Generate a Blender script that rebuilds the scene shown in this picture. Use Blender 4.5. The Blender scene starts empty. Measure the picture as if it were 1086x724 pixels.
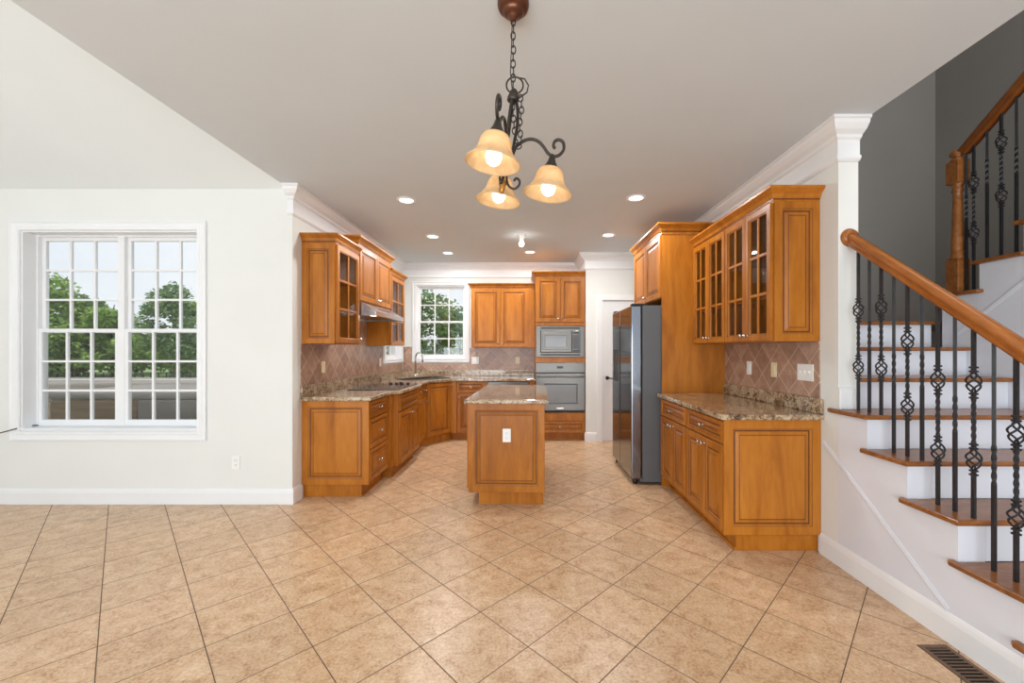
import bpy, bmesh, math, random
from mathutils import Vector, Matrix
random.seed(7)
PI = math.pi
scn = bpy.context.scene
col = scn.collection

# ------------------------------------------------------------------ camera, world, light, exposure
FPX = 432.0
cam_d = bpy.data.cameras.new('camera'); cam = bpy.data.objects.new('camera', cam_d); col.objects.link(cam)
cam.location = (0, 0, 1.335); cam.rotation_euler = (PI/2, 0, 0)
cam_d.sensor_width = 36; cam_d.lens = FPX/1086*36
cam_d.shift_x = -17/1086; cam_d.shift_y = 9/1086
cam_d.clip_start = .05; cam_d.clip_end = 300
scn.camera = cam
scn.view_settings.view_transform = 'Standard'; scn.view_settings.look = 'None'
scn.view_settings.gamma = 1; scn.view_settings.use_curve_mapping = False
scn.view_settings.exposure = 0.0
SKY = 1.2
CAN_W = 13.0          # each recessed ceiling lamp
REAR_FILL_W = 275.0        # added fill lamp behind the camera, tilted up to brighten the ceiling
STAIR_FILL_W = 60.0         # added fill lamp high over the stairs, brightens the grey walls
def S(r, g, b):
    f = lambda c: (c/12.92 if c <= .04045 else ((c+.055)/1.055)**2.4)
    return (f(r/255), f(g/255), f(b/255), 1)
w = bpy.data.worlds.new('World'); scn.world = w; w.use_nodes = True
nt = w.node_tree; nt.nodes.clear()
o_ = nt.nodes.new('ShaderNodeOutputWorld'); bg = nt.nodes.new('ShaderNodeBackground')
tc = nt.nodes.new('ShaderNodeTexCoord'); nz = nt.nodes.new('ShaderNodeTexNoise'); rp = nt.nodes.new('ShaderNodeValToRGB')
mp = nt.nodes.new('ShaderNodeMapping'); mp.inputs['Scale'].default_value = (1, 1, 2.6)
nz.inputs['Scale'].default_value = 2.2; nz.inputs['Detail'].default_value = 5
rp.color_ramp.elements[0].position = .36; rp.color_ramp.elements[0].color = S(226, 232, 240)
rp.color_ramp.elements[1].position = .62; rp.color_ramp.elements[1].color = S(240, 243, 246)
nt.links.new(tc.outputs['Generated'], mp.inputs['Vector']); nt.links.new(mp.outputs[0], nz.inputs['Vector'])
nt.links.new(nz.outputs['Fac'], rp.inputs['Fac']); nt.links.new(rp.outputs[0], bg.inputs['Color'])
bg.inputs['Strength'].default_value = SKY; nt.links.new(bg.outputs[0], o_.inputs['Surface'])
def area_light(name, loc, rot, sx, sy, watts, colr=(1, 1, 1), shape='RECTANGLE', parent=None, spread=None):
    d = bpy.data.lights.new(name, 'AREA'); d.shape = shape; d.size = sx
    if shape in ('RECTANGLE', 'ELLIPSE'): d.size_y = sy
    d.energy = watts; d.color = colr
    if spread: d.spread = spread
    o = bpy.data.objects.new(name, d); col.objects.link(o); o.location = loc; o.rotation_euler = rot
    if parent: o.parent = parent
    return o
area_light('rear_fill', (-1.0, -3.3, 1.0), (PI/2+.5, 0, 0), 7.0, 2.0, REAR_FILL_W, (.88, .95, 1))  # unseen fill lamp at the open rear, no windows modelled there
area_light('stairwell_fill', (2.9, .6, 5.4), (.35, -.25, 0), 1.6, 3.0, STAIR_FILL_W, (1, .97, .93))  # unseen fill lamp added in the stairwell
sun_d = bpy.data.lights.new('sun', 'SUN'); sun_d.energy = 3.2; sun_d.angle = .3; sun_d.color = (1, .97, .92)
sun = bpy.data.objects.new('sun', sun_d); col.objects.link(sun); sun.rotation_euler = (math.radians(25), math.radians(12), 0)

# ------------------------------------------------------------------ materials
def newmat(name):
    m = bpy.data.materials.new(name); m.use_nodes = True; m.node_tree.nodes.clear()
    return m, m.node_tree
def N(nt, t, **kw):
    n = nt.nodes.new(t)
    for k, v in kw.items():
        if k.startswith('i_'): n.inputs[k[2:].replace('_', ' ')].default_value = v
        else: setattr(n, k, v)
    return n
def math_n(nt, op, a, b=None, c=None):
    n = nt.nodes.new('ShaderNodeMath'); n.operation = op
    for i, v in enumerate((a, b, c)):
        if v is None: continue
        if isinstance(v, (int, float)): n.inputs[i].default_value = v
        else: nt.links.new(v, n.inputs[i])
    return n.outputs[0]
def mixc(nt, fac, a, b, mode='MIX'):
    n = nt.nodes.new('ShaderNodeMix'); n.data_type = 'RGBA'; n.blend_type = mode
    for i, v in ((0, fac), (6, a), (7, b)):
        if isinstance(v, (int, float, tuple)): n.inputs[i].default_value = v
        else: nt.links.new(v, n.inputs[i])
    return n.outputs[2]
def ramp(nt, fac, stops):
    r = nt.nodes.new('ShaderNodeValToRGB'); e = r.color_ramp.elements
    while len(e) < len(stops): e.new(.5)
    for x, (p, c) in zip(e, stops): x.position = p; x.color = c
    nt.links.new(fac, r.inputs['Fac']); return r.outputs[0]
def noise(nt, vec, scale, detail=4, rough=.5, dist=0):
    n = nt.nodes.new('ShaderNodeTexNoise'); n.inputs['Scale'].default_value = scale; n.inputs['Detail'].default_value = detail
    n.inputs['Roughness'].default_value = rough; n.inputs['Distortion'].default_value = dist
    if vec is not None: nt.links.new(vec, n.inputs['Vector'])
    return n.outputs['Fac']
def objco(nt, scale=None):
    t = nt.nodes.new('ShaderNodeTexCoord').outputs['Object']
    if scale is None: return t
    m = nt.nodes.new('ShaderNodeMapping'); m.inputs['Scale'].default_value = scale; nt.links.new(t, m.inputs['Vector']); return m.outputs[0]
def out_pr(nt, colr, rough=.5, metal=0, bump=None, bump_s=.1, spec=.5, coat=0, coat_r=.1):
    p = nt.nodes.new('ShaderNodeBsdfPrincipled'); o = nt.nodes.new('ShaderNodeOutputMaterial')
    for k, v in (('Base Color', colr), ('Roughness', rough), ('Metallic', metal), ('Specular IOR Level', spec), ('Coat Weight', coat), ('Coat Roughness', coat_r)):
        if isinstance(v, (int, float, tuple)): p.inputs[k].default_value = v
        else: nt.links.new(v, p.inputs[k])
    if bump is not None:
        b = nt.nodes.new('ShaderNodeBump'); b.inputs['Strength'].default_value = bump_s; b.inputs['Distance'].default_value = .004
        nt.links.new(bump, b.inputs['Height']); nt.links.new(b.outputs[0], p.inputs['Normal'])
    nt.links.new(p.outputs[0], o.inputs[0]); return p
def plain(name, c, rough=.5, metal=0, var=.04, vs=6, spec=.5, bump=0):
    m, nt = newmat(name); v = noise(nt, objco(nt), vs, 3)
    lo = tuple(x*(1-var) for x in c[:3])+(1,); hi = tuple(min(1, x*(1+var)) for x in c[:3])+(1,)
    cc = ramp(nt, v, [(.35, lo), (.65, hi)])
    out_pr(nt, cc, rough, metal, spec=spec, bump=(noise(nt, objco(nt), 180, 2) if bump else None), bump_s=bump)
    return m
def wood(name, c0, c1, c2, rough=.32, grain=(9, 9, .7), coat=.25):
    m, nt = newmat(name); co = objco(nt, grain)
    oi = nt.nodes.new('ShaderNodeObjectInfo'); ad = nt.nodes.new('ShaderNodeVectorMath'); ad.operation = 'ADD'
    cm = nt.nodes.new('ShaderNodeCombineXYZ'); r10 = math_n(nt, 'MULTIPLY', oi.outputs['Random'], 17.0)
    nt.links.new(r10, cm.inputs[0]); nt.links.new(r10, cm.inputs[2]); nt.links.new(co, ad.inputs[0]); nt.links.new(cm.outputs[0], ad.inputs[1])
    a = noise(nt, ad.outputs[0], 1.0, 5, .6, 1.2); b = noise(nt, ad.outputs[0], 7.0, 4, .6, .3)
    f = math_n(nt, 'ADD', math_n(nt, 'MULTIPLY', a, .72), math_n(nt, 'MULTIPLY', b, .28))
    cc = ramp(nt, f, [(.32, c0), (.5, c1), (.68, c2)])
    hv = nt.nodes.new('ShaderNodeHueSaturation'); nt.links.new(cc, hv.inputs['Color'])
    nt.links.new(math_n(nt, 'ADD', math_n(nt, 'MULTIPLY', oi.outputs['Random'], .12), .94), hv.inputs['Value'])
    out_pr(nt, hv.outputs[0], rough, coat=coat, coat_r=.18, bump=b, bump_s=.03, spec=.28)
    return m
M = {}
M['wall'] = plain('wall_paint', S(230, 231, 228), .75, var=.012, vs=2, bump=.03)
M['ceiling'] = plain('ceiling_paint', S(214, 222, 228), .85, var=.012, vs=2, bump=.03)
M['nookceil'] = plain('nook_ceiling_paint', S(228, 232, 232), .85, var=.01, vs=2)
M['grey'] = plain('grey_wall_paint', S(150, 147, 143), .75, var=.02, vs=2, bump=.03)
M['trim'] = plain('white_trim_paint', S(238, 239, 241), .35, var=.012, vs=3)
M['wood'] = wood('honey_maple', S(145, 83, 20), S(174, 105, 29), S(191, 122, 42), .36, (5, 5, .9), .06)
M['glaze'] = plain('dark_glaze', S(96, 52, 20), .4, var=.15, vs=30)
M['inside'] = wood('cabinet_interior_wood', S(120, 66, 28), S(140, 80, 36), S(156, 92, 44), .5)
M['oak'] = wood('stained_oak', S(112, 66, 30), S(140, 86, 42), S(162, 106, 58), .3, (6, 22, 22), .2)
M['rail_oak'] = wood('handrail_oak', S(132, 74, 30), S(164, 97, 42), S(184, 116, 54), .26, (16, 2, 2.2), .3)
M['stair'] = plain('stair_white_paint', S(226, 229, 238), .4, var=.012, vs=3)
M['iron'] = plain('black_iron', S(54, 54, 57), .4, .5, .1, 40)
M['bronze'] = plain('dark_bronze', S(66, 60, 56), .38, .55, .12, 40)
M['canopy'] = plain('brown_bronze', S(104, 66, 50), .3, .6, .1, 20)
M['gold'] = plain('aged_gold', S(176, 126, 58), .35, .7, .15, 40)
M['nickel'] = plain('brushed_nickel', S(205, 203, 198), .25, 1, .03, 40)
M['plastic'] = plain('white_plastic', S(240, 240, 238), .35, 0, .01, 20)
M['almond'] = plain('almond_plastic', S(232, 216, 176), .35, 0, .01, 20)
M['black'] = plain('black_plastic', S(22, 22, 24), .35, 0, .1, 20)
M['blackglass'] = plain('black_glass', S(24, 26, 30), .06, 0, .05, 8)
M['greyside'] = plain('grey_appliance_side', S(92, 93, 96), .5, .1, .03, 5)
M['ovenglass'] = plain('oven_window_glass', S(120, 122, 124), .12, 0, .05, 4)
M['slot'] = plain('dark_slot', S(60, 58, 56), .6, 0, .1, 20)
M['register'] = plain('brown_register_metal', S(112, 88, 70), .4, .4, .08, 20)
M['void'] = plain('duct_black', S(26, 23, 21), .8, 0, .1, 20)
M['hot_side'] = wood('spa_brown_panel', S(112, 92, 72), S(130, 108, 86), S(148, 126, 102), .6, (1, 1, 12), 0)
M['hot_cover'] = plain('grey_weathered_cover', S(122, 116, 110), .7, 0, .14, 3)
M['khaki'] = plain('khaki_base', S(170, 168, 136), .7, 0, .08, 3)
M['concrete'] = plain('patio_concrete', S(190, 186, 178), .8, 0, .08, 2)
M['bark'] = plain('bark', S(92, 76, 60), .9, 0, .2, 8)
def steel(name, c, rough):
    m, nt = newmat(name); n1 = noise(nt, objco(nt, (2, 2, 160)), 3, 3)
    cc = ramp(nt, n1, [(.3, tuple(x*.93 for x in c[:3])+(1,)), (.7, c)])
    out_pr(nt, cc, rough, 1, bump=n1, bump_s=.02); return m
M['steel'] = steel('brushed_steel', S(120, 117, 113), .38)
M['dsteel'] = steel('dark_mirror_steel', S(138, 142, 150), .13)
M['hoodsteel'] = steel('hood_steel', S(205, 206, 208), .26)
def grid_mask(nt, a, b, a0, b0, p, g):
    # diagonal square grid of pitch p over in-plane coordinates a, b
    u = math_n(nt, 'MULTIPLY', math_n(nt, 'SUBTRACT', math_n(nt, 'SUBTRACT', a, a0), math_n(nt, 'SUBTRACT', b, b0)), .70711/p)
    v = math_n(nt, 'MULTIPLY', math_n(nt, 'ADD', math_n(nt, 'SUBTRACT', a, a0), math_n(nt, 'SUBTRACT', b, b0)), .70711/p)
    fu = math_n(nt, 'ABSOLUTE', math_n(nt, 'SUBTRACT', math_n(nt, 'FRACT', math_n(nt, 'ADD', u, 100.5)), .5))
    fv = math_n(nt, 'ABSOLUTE', math_n(nt, 'SUBTRACT', math_n(nt, 'FRACT', math_n(nt, 'ADD', v, 100.5)), .5))
    d = math_n(nt, 'MINIMUM', fu, fv)
    mr = nt.nodes.new('ShaderNodeMapRange'); nt.links.new(d, mr.inputs[0]); mr.inputs[1].default_value = g*.6; mr.inputs[2].default_value = g*1.3
    cm = nt.nodes.new('ShaderNodeCombineXYZ')
    nt.links.new(math_n(nt, 'FLOOR', math_n(nt, 'ADD', u, 100)), cm.inputs[0]); nt.links.new(math_n(nt, 'FLOOR', math_n(nt, 'ADD', v, 100)), cm.inputs[1])
    wn = nt.nodes.new('ShaderNodeTexWhiteNoise'); wn.noise_dimensions = '3D'; nt.links.new(cm.outputs[0], wn.inputs['Vector'])
    return mr.outputs[0], wn.outputs['Value'], cm.outputs[0]
def floor_mat():
    m, nt = newmat('beige_floor_tile'); co = objco(nt); sp = nt.nodes.new('ShaderNodeSeparateXYZ'); nt.links.new(co, sp.inputs[0])
    mask, rnd, cell = grid_mask(nt, sp.outputs[0], sp.outputs[1], .242, 2.076, .3426, .0065)
    off = nt.nodes.new('ShaderNodeVectorMath'); off.operation = 'MULTIPLY_ADD'; nt.links.new(cell, off.inputs[0]); off.inputs[1].default_value = (3.1, 2.3, 1.7); nt.links.new(co, off.inputs[2])
    n1 = noise(nt, off.outputs[0], 12, 6, .7, .6); n2 = noise(nt, off.outputs[0], 75, 5, .75)
    f = math_n(nt, 'ADD', math_n(nt, 'MULTIPLY', n1, .45), math_n(nt, 'MULTIPLY', n2, .55))
    tile = ramp(nt, f, [(.4, S(178, 135, 100)), (.47, S(206, 168, 130)), (.55, S(220, 188, 153)), (.66, S(235, 212, 183))])
    hv = nt.nodes.new('ShaderNodeHueSaturation'); nt.links.new(tile, hv.inputs['Color'])
    nt.links.new(math_n(nt, 'ADD', math_n(nt, 'MULTIPLY', rnd, .1), .95), hv.inputs['Value'])
    cc = mixc(nt, mask, S(96, 78, 64), hv.outputs[0])
    rr = nt.nodes.new('ShaderNodeMapRange'); nt.links.new(mask, rr.inputs[0]); rr.inputs[3].default_value = .8; rr.inputs[4].default_value = .3
    hgt = math_n(nt, 'ADD', math_n(nt, 'MULTIPLY', mask, .8), math_n(nt, 'MULTIPLY', n1, .12))
    out_pr(nt, cc, rr.outputs[0], bump=hgt, bump_s=.35, spec=.45); return m
M['floor'] = floor_mat()
def splash_mat(name, axis, a0, z0):
    m, nt = newmat(name); co = objco(nt); sp = nt.nodes.new('ShaderNodeSeparateXYZ'); nt.links.new(co, sp.inputs[0])
    mask, rnd, cell = grid_mask(nt, sp.outputs[axis], sp.outputs[2], a0, z0, .1585, .013)
    n1 = noise(nt, co, 14, 5, .65, .4)
    f = math_n(nt, 'ADD', math_n(nt, 'MULTIPLY', n1, .75), math_n(nt, 'MULTIPLY', rnd, .25))
    tile = ramp(nt, f, [(.32, S(148, 112, 94)), (.5, S(172, 136, 116)), (.68, S(192, 158, 136))])
    cc = mixc(nt, mask, S(222, 202, 182), tile)
    hgt = math_n(nt, 'ADD', math_n(nt, 'MULTIPLY', mask, .8), math_n(nt, 'MULTIPLY', n1, .2))
    out_pr(nt, cc, .3, bump=hgt, bump_s=.3); return m
M['splash_left'] = splash_mat('left_diamond_tile', 1, 3.745, 1.230)
M['splash_back'] = splash_mat('back_diamond_tile', 0, -.833, 1.330)
M['splash_right'] = splash_mat('right_diamond_tile', 1, 3.118, 1.365)
def granite():
    m, nt = newmat('brown_granite'); co = objco(nt)
    n1 = noise(nt, co, 26, 6, .7, .8); n2 = noise(nt, co, 95, 3, .6); n3 = noise(nt, co, 7, 3, .5, 1.0)
    vo = nt.nodes.new('ShaderNodeTexVoronoi'); vo.inputs['Scale'].default_value = 75; nt.links.new(co, vo.inputs['Vector'])
    f = math_n(nt, 'ADD', math_n(nt, 'MULTIPLY', n1, .5), math_n(nt, 'ADD', math_n(nt, 'MULTIPLY', n2, .3), math_n(nt, 'MULTIPLY', n3, .2)))
    base = ramp(nt, f, [(.38, S(44, 38, 36)), (.44, S(112, 88, 68)), (.5, S(166, 138, 106)), (.56, S(204, 186, 158)), (.66, S(140, 130, 122))])
    dk = ramp(nt, vo.outputs['Distance'], [(.12, (1, 1, 1, 1)), (.3, (0, 0, 0, 1))])
    dark = math_n(nt, 'MULTIPLY', math_n(nt, 'MULTIPLY', dk, math_n(nt, 'GREATER_THAN', n1, .5)), .7)
    cc = mixc(nt, dark, base, S(48, 42, 40)); out_pr(nt, cc, .1, coat=.3, coat_r=.05); return m
M['granite'] = granite()
def glass_mat(name, tint, base_refl=.04, r=.02):
    m, nt = newmat(name); t = N(nt, 'ShaderNodeBsdfTransparent'); t.inputs[0].default_value = tint
    g = N(nt, 'ShaderNodeBsdfGlossy'); g.inputs['Roughness'].default_value = r
    lw = N(nt, 'ShaderNodeLayerWeight'); lw.inputs[0].default_value = .5
    fr = math_n(nt, 'ADD', math_n(nt, 'MULTIPLY', math_n(nt, 'POWER', lw.outputs['Facing'], 5.0), .5), base_refl)
    mx = N(nt, 'ShaderNodeMixShader'); o = N(nt, 'ShaderNodeOutputMaterial')
    nt.links.new(fr, mx.inputs[0]); nt.links.new(t.outputs[0], mx.inputs[1]); nt.links.new(g.outputs[0], mx.inputs[2]); nt.links.new(mx.outputs[0], o.inputs[0])
    return m
M['glass'] = glass_mat('clear_window_glass', (.96, .97, .97, 1))
M['cabglass'] = glass_mat('cabinet_glass', (.9, .9, .9, 1))
def emit(name, c, s):
    m, nt = newmat(name); e = N(nt, 'ShaderNodeEmission'); e.inputs[0].default_value = c; e.inputs[1].default_value = s
    o = N(nt, 'ShaderNodeOutputMaterial'); nt.links.new(e.outputs[0], o.inputs[0]); return m
M['bulb'] = emit('lit_bulb', (1, .94, .84, 1), 5.5)
M['can'] = emit('lit_lamp_lens', (1, .97, .92, 1), 4)
M['porcelain_bulb'] = emit('lit_bare_bulb', (1, .97, .92, 1), 16)
def shade_mat():
    m, nt = newmat('amber_alabaster_glass'); n1 = noise(nt, objco(nt), 18, 4, .6, 1)
    cc = ramp(nt, n1, [(.35, S(236, 204, 156)), (.65, S(248, 224, 182))])
    d = N(nt, 'ShaderNodeBsdfDiffuse'); t = N(nt, 'ShaderNodeBsdfTranslucent'); g = N(nt, 'ShaderNodeBsdfGlossy'); g.inputs['Roughness'].default_value = .2
    nt.links.new(cc, d.inputs[0]); nt.links.new(cc, t.inputs[0])
    a = N(nt, 'ShaderNodeMixShader'); a.inputs[0].default_value = .45; b = N(nt, 'ShaderNodeMixShader'); b.inputs[0].default_value = .05
    o = N(nt, 'ShaderNodeOutputMaterial')
    nt.links.new(d.outputs[0], a.inputs[1]); nt.links.new(t.outputs[0], a.inputs[2]); nt.links.new(a.outputs[0], b.inputs[1]); nt.links.new(g.outputs[0], b.inputs[2]); nt.links.new(b.outputs[0], o.inputs[0])
    return m
M['shade'] = shade_mat()
def leaf(name, c0, c1):
    m, nt = newmat(name); n1 = noise(nt, objco(nt), 2.2, 4, .6)
    cc = ramp(nt, n1, [(.35, c0), (.65, c1)]); d = N(nt, 'ShaderNodeBsdfDiffuse'); t = N(nt, 'ShaderNodeBsdfTranslucent')
    nt.links.new(cc, d.inputs[0]); nt.links.new(cc, t.inputs[0]); a = N(nt, 'ShaderNodeMixShader'); a.inputs[0].default_value = .35
    o = N(nt, 'ShaderNodeOutputMaterial'); nt.links.new(d.outputs[0], a.inputs[1]); nt.links.new(t.outputs[0], a.inputs[2]); nt.links.new(a.outputs[0], o.inputs[0]); return m
M['leaf'] = leaf('oak_leaves', S(104, 136, 74), S(166, 190, 116))
M['leaf_dark'] = leaf('pine_leaves', S(92, 122, 86), S(146, 170, 124))
M['lawn'] = plain('lawn_grass', S(112, 138, 78), .9, 0, .25, 1.5)

# ------------------------------------------------------------------ mesh helpers
class MB:
    def __init__(s): s.v = []; s.f = []; s.mi = []; s.sm = []
    def add(s, vs, fs, mi=0, smooth=False, mat=None):
        b = len(s.v); s.v += [tuple((mat @ Vector(p)) if mat else p) for p in vs]
        for k, f in enumerate(fs):
            s.f.append([b+i for i in f]); s.mi.append(mi[k] if isinstance(mi, list) else mi); s.sm.append(smooth)
        return s
    def box(s, x0, x1, y0, y1, z0, z1, bev=0, mi=0, mat=None):
        if x1 < x0: x0, x1 = x1, x0
        if y1 < y0: y0, y1 = y1, y0
        if z1 < z0: z0, z1 = z1, z0
        if bev <= 0:
            vs = [(x, y, z) for z in (z0, z1) for y in (y0, y1) for x in (x0, x1)]
            fs = [(0, 2, 3, 1), (4, 5, 7, 6), (0, 1, 5, 4), (2, 6, 7, 3), (0, 4, 6, 2), (1, 3, 7, 5)]
            return s.add(vs, fs, mi, False, mat)
        b = min(bev, (x1-x0)*.45, (y1-y0)*.45, (z1-z0)*.45)
        bm = bmesh.new(); bmesh.ops.create_cube(bm, size=1)
        for v in bm.verts: v.co = Vector(((x0+x1)/2+v.co.x*(x1-x0), (y0+y1)/2+v.co.y*(y1-y0), (z0+z1)/2+v.co.z*(z1-z0)))
        bmesh.ops.bevel(bm, geom=bm.edges[:], offset=b, segments=2, affect='EDGES', profile=.5)
        bm.verts.index_update(); vs = [tuple(v.co) for v in bm.verts]; fs = [[v.index for v in f.verts] for f in bm.faces]; bm.free()
        return s.add(vs, fs, mi, False, mat)
    def rings(s, O, U, V, Nn, w, h, prof, mis=None, fill=True, back=True):
        """concentric rectangular rings; prof = [(inset, height), ...] from the outer edge inwards"""
        O = Vector(O); U = Vector(U); V = Vector(V); Nn = Vector(Nn); vs = []
        for (i, n) in prof:
            for (a, b) in ((i, i), (w-i, i), (w-i, h-i), (i, h-i)): vs.append(tuple(O+U*a+V*b+Nn*n))
        fs = []; mi = []
        for k in range(len(prof)-1):
            for q in range(4):
                r = (q+1) % 4; fs.append((k*4+q, k*4+r, (k+1)*4+r, (k+1)*4+q)); mi.append(mis[k] if mis else 0)
        L = (len(prof)-1)*4
        if fill: fs.append((L, L+1, L+2, L+3)); mi.append(0)
        else:
            for q in range(4):
                r = (q+1) % 4; fs.append((L+q, L+r, r, q)); mi.append(0)
        if fill and back: fs.append((3, 2, 1, 0)); mi.append(0)
        return s.add(vs, fs, mi)
    def lathe(s, prof, seg=24, mat=None, mi=0, cap=True, smooth=True):
        vs = []; n = len(prof)
        for (r, z) in prof:
            for k in range(seg): a = 2*PI*k/seg; vs.append((r*math.cos(a), r*math.sin(a), z))
        fs = []
        for j in range(n-1):
            for k in range(seg): q = (k+1) % seg; fs.append((j*seg+k, j*seg+q, (j+1)*seg+q, (j+1)*seg+k))
        s.add(vs, fs, mi, smooth, mat)
        if cap:
            b = len(s.v)-len(vs)
            if prof[0][0] > 1e-5: s.f.append([b+k for k in range(seg)][::-1]); s.mi.append(mi); s.sm.append(False)
            if prof[-1][0] > 1e-5: s.f.append([b+(n-1)*seg+k for k in range(seg)]); s.mi.append(mi); s.sm.append(False)
        return s
    def tube(s, pts, r, seg=8, closed=False, mi=0, twist=None, mat=None, smooth=True, up=None, sect=None):
        pts = [Vector(p) for p in pts]; n = len(pts); rr = r if isinstance(r, (list, tuple)) else [r]*n
        T = []
        for i in range(n):
            a = pts[(i-1) % n] if (i > 0 or closed) else pts[i]; b = pts[(i+1) % n] if (i < n-1 or closed) else pts[i]
            t = (b-a); T.append(t.normalized() if t.length > 1e-9 else Vector((0, 0, 1)))
        nrm = Vector(up) if up else (Vector((1, 0, 0)) if abs(T[0].x) < .9 else Vector((0, 1, 0)))
        nrm = (nrm - T[0]*nrm.dot(T[0])).normalized(); vs = []
        for i in range(n):
            nrm = (nrm - T[i]*nrm.dot(T[i])).normalized(); bi = T[i].cross(nrm); tw = twist[i] if twist else 0
            if sect:
                for (a, b) in sect: vs.append(tuple(pts[i]+nrm*a+bi*b))
            else:
                for k in range(seg):
                    a = 2*PI*(k+.5)/seg+tw; vs.append(tuple(pts[i]+(nrm*math.cos(a)+bi*math.sin(a))*rr[i]))
        if sect: seg = len(sect)
        fs = []; m = n if closed else n-1
        for j in range(m):
            j2 = (j+1) % n
            for k in range(seg): q = (k+1) % seg; fs.append((j*seg+k, j*seg+q, j2*seg+q, j2*seg+k))
        if not closed: fs.append(tuple(range(seg))[::-1]); fs.append(tuple((n-1)*seg+k for k in range(seg)))
        return s.add(vs, fs, mi, smooth and seg > 4, mat)
    def sweep(s, path, prof, closed=False, mi=0, cap=True, dark=()):
        """sweep prof [(distance to the right of the path, z)] along a plan path [(x, y)] with mitred corners"""
        P = [Vector((p[0], p[1])) for p in path]; n = len(P); vs = []; k = len(prof)
        for i in range(n):
            d0 = (P[i]-P[i-1]).normalized() if (i > 0 or closed) else None
            d1 = (P[(i+1) % n]-P[i]).normalized() if (i < n-1 or closed) else None
            if d0 is None: d0 = d1
            if d1 is None: d1 = d0
            n0 = Vector((d0.y, -d0.x)); n1 = Vector((d1.y, -d1.x)); mt = (n0+n1)
            mt = mt/mt.length_squared*2 if mt.length > 1e-6 else n0
            for (d, z) in prof: vs.append((P[i].x+mt.x*d, P[i].y+mt.y*d, z))
        fs = []
        for i in range(n if closed else n-1):
            j = (i+1) % n
            for q in range(k): r = (q+1) % k; fs.append((i*k+q, i*k+r, j*k+r, j*k+q))
        ms = [1 if (q % k) in dark else mi for q in range(len(fs))]
        if cap and not closed: fs.append(tuple(range(k))[::-1]); fs.append(tuple((n-1)*k+q for q in range(k))); ms += [mi, mi]
        return s.add(vs, fs, ms)
    def prism(s, poly, z0, z1, holes=(), bev=0, mi=0, mat=None):
        bm = bmesh.new(); es = []
        for loop in [poly]+list(holes):
            vv = [bm.verts.new((p[0], p[1], z0)) for p in loop]
            for i in range(len(vv)): es.append(bm.edges.new((vv[i], vv[(i+1) % len(vv)])))
        r = bmesh.ops.triangle_fill(bm, use_beauty=True, use_dissolve=False, edges=es)
        ext = bmesh.ops.extrude_face_region(bm, geom=bm.faces[:])
        for v in [g for g in ext['geom'] if isinstance(g, bmesh.types.BMVert)]: v.co.z = z1
        bmesh.ops.recalc_face_normals(bm, faces=bm.faces[:])
        if bev:
            eg = [e for e in bm.edges if len(e.link_faces) == 2 and e.calc_face_angle(0) > .5 and abs(e.verts[0].co.z-e.verts[1].co.z) < 1e-6]
            bmesh.ops.bevel(bm, geom=eg, offset=bev, segments=3, affect='EDGES', profile=.5)
        bm.verts.index_update(); s.add([tuple(v.co) for v in bm.verts], [[v.index for v in f.verts] for f in bm.faces], mi, False, mat); bm.free(); return s
    def build(s, name, mats, parent=None, label=None, recalc=True):
        me = bpy.data.meshes.new(name); me.from_pydata(s.v, [], s.f)
        for m in (mats if isinstance(mats, (list, tuple)) else [mats]): me.materials.append(m)
        me.polygons.foreach_set('material_index', s.mi); me.polygons.foreach_set('use_smooth', s.sm)
        if recalc:
            bm = bmesh.new(); bm.from_mesh(me); bmesh.ops.recalc_face_normals(bm, faces=bm.faces[:]); bm.to_mesh(me); bm.free()
        me.update(); o = bpy.data.objects.new(name, me); col.objects.link(o)
        if parent: o.parent = parent
        if label: o['label'] = label
        return o
def tag(o, label, cat, group=None, kind=None):
    o['label'] = label; o['category'] = cat
    if group: o['group'] = group
    if kind: o['kind'] = kind
    return o
def thing(name, label, cat, loc=(0, 0, 0), rz=0, group=None):
    o = bpy.data.objects.new(name, None); col.objects.link(o); o.location = loc; o.rotation_euler = (0, 0, rz); o.empty_display_size = .1
    return tag(o, label, cat, group)
def struct(mb, name, mats, label, cat, parent=None):
    o = mb.build(name, mats, parent); o['kind'] = 'structure'; o['label'] = label; o['category'] = cat
    return o
def wall_hole(mb, axis, pos0, pos1, a0, a1, z0, z1, holes):
    """wall slab between pos0..pos1 on its thin axis, spanning a0..a1, with rectangular holes (h0, h1, hz0, hz1) side by side"""
    def bx(aa, ab, za, zb):
        if ab-aa < 1e-4 or zb-za < 1e-4: return
        if axis == 'y': mb.box(aa, ab, pos0, pos1, za, zb)
        else: mb.box(pos0, pos1, aa, ab, za, zb)
    cur = a0
    for (h0, h1, hz0, hz1) in holes:
        bx(cur, h0, z0, z1); bx(h0, h1, z0, hz0); bx(h0, h1, hz1, z1); cur = h1
    bx(cur, a1, z0, z1)

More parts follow.
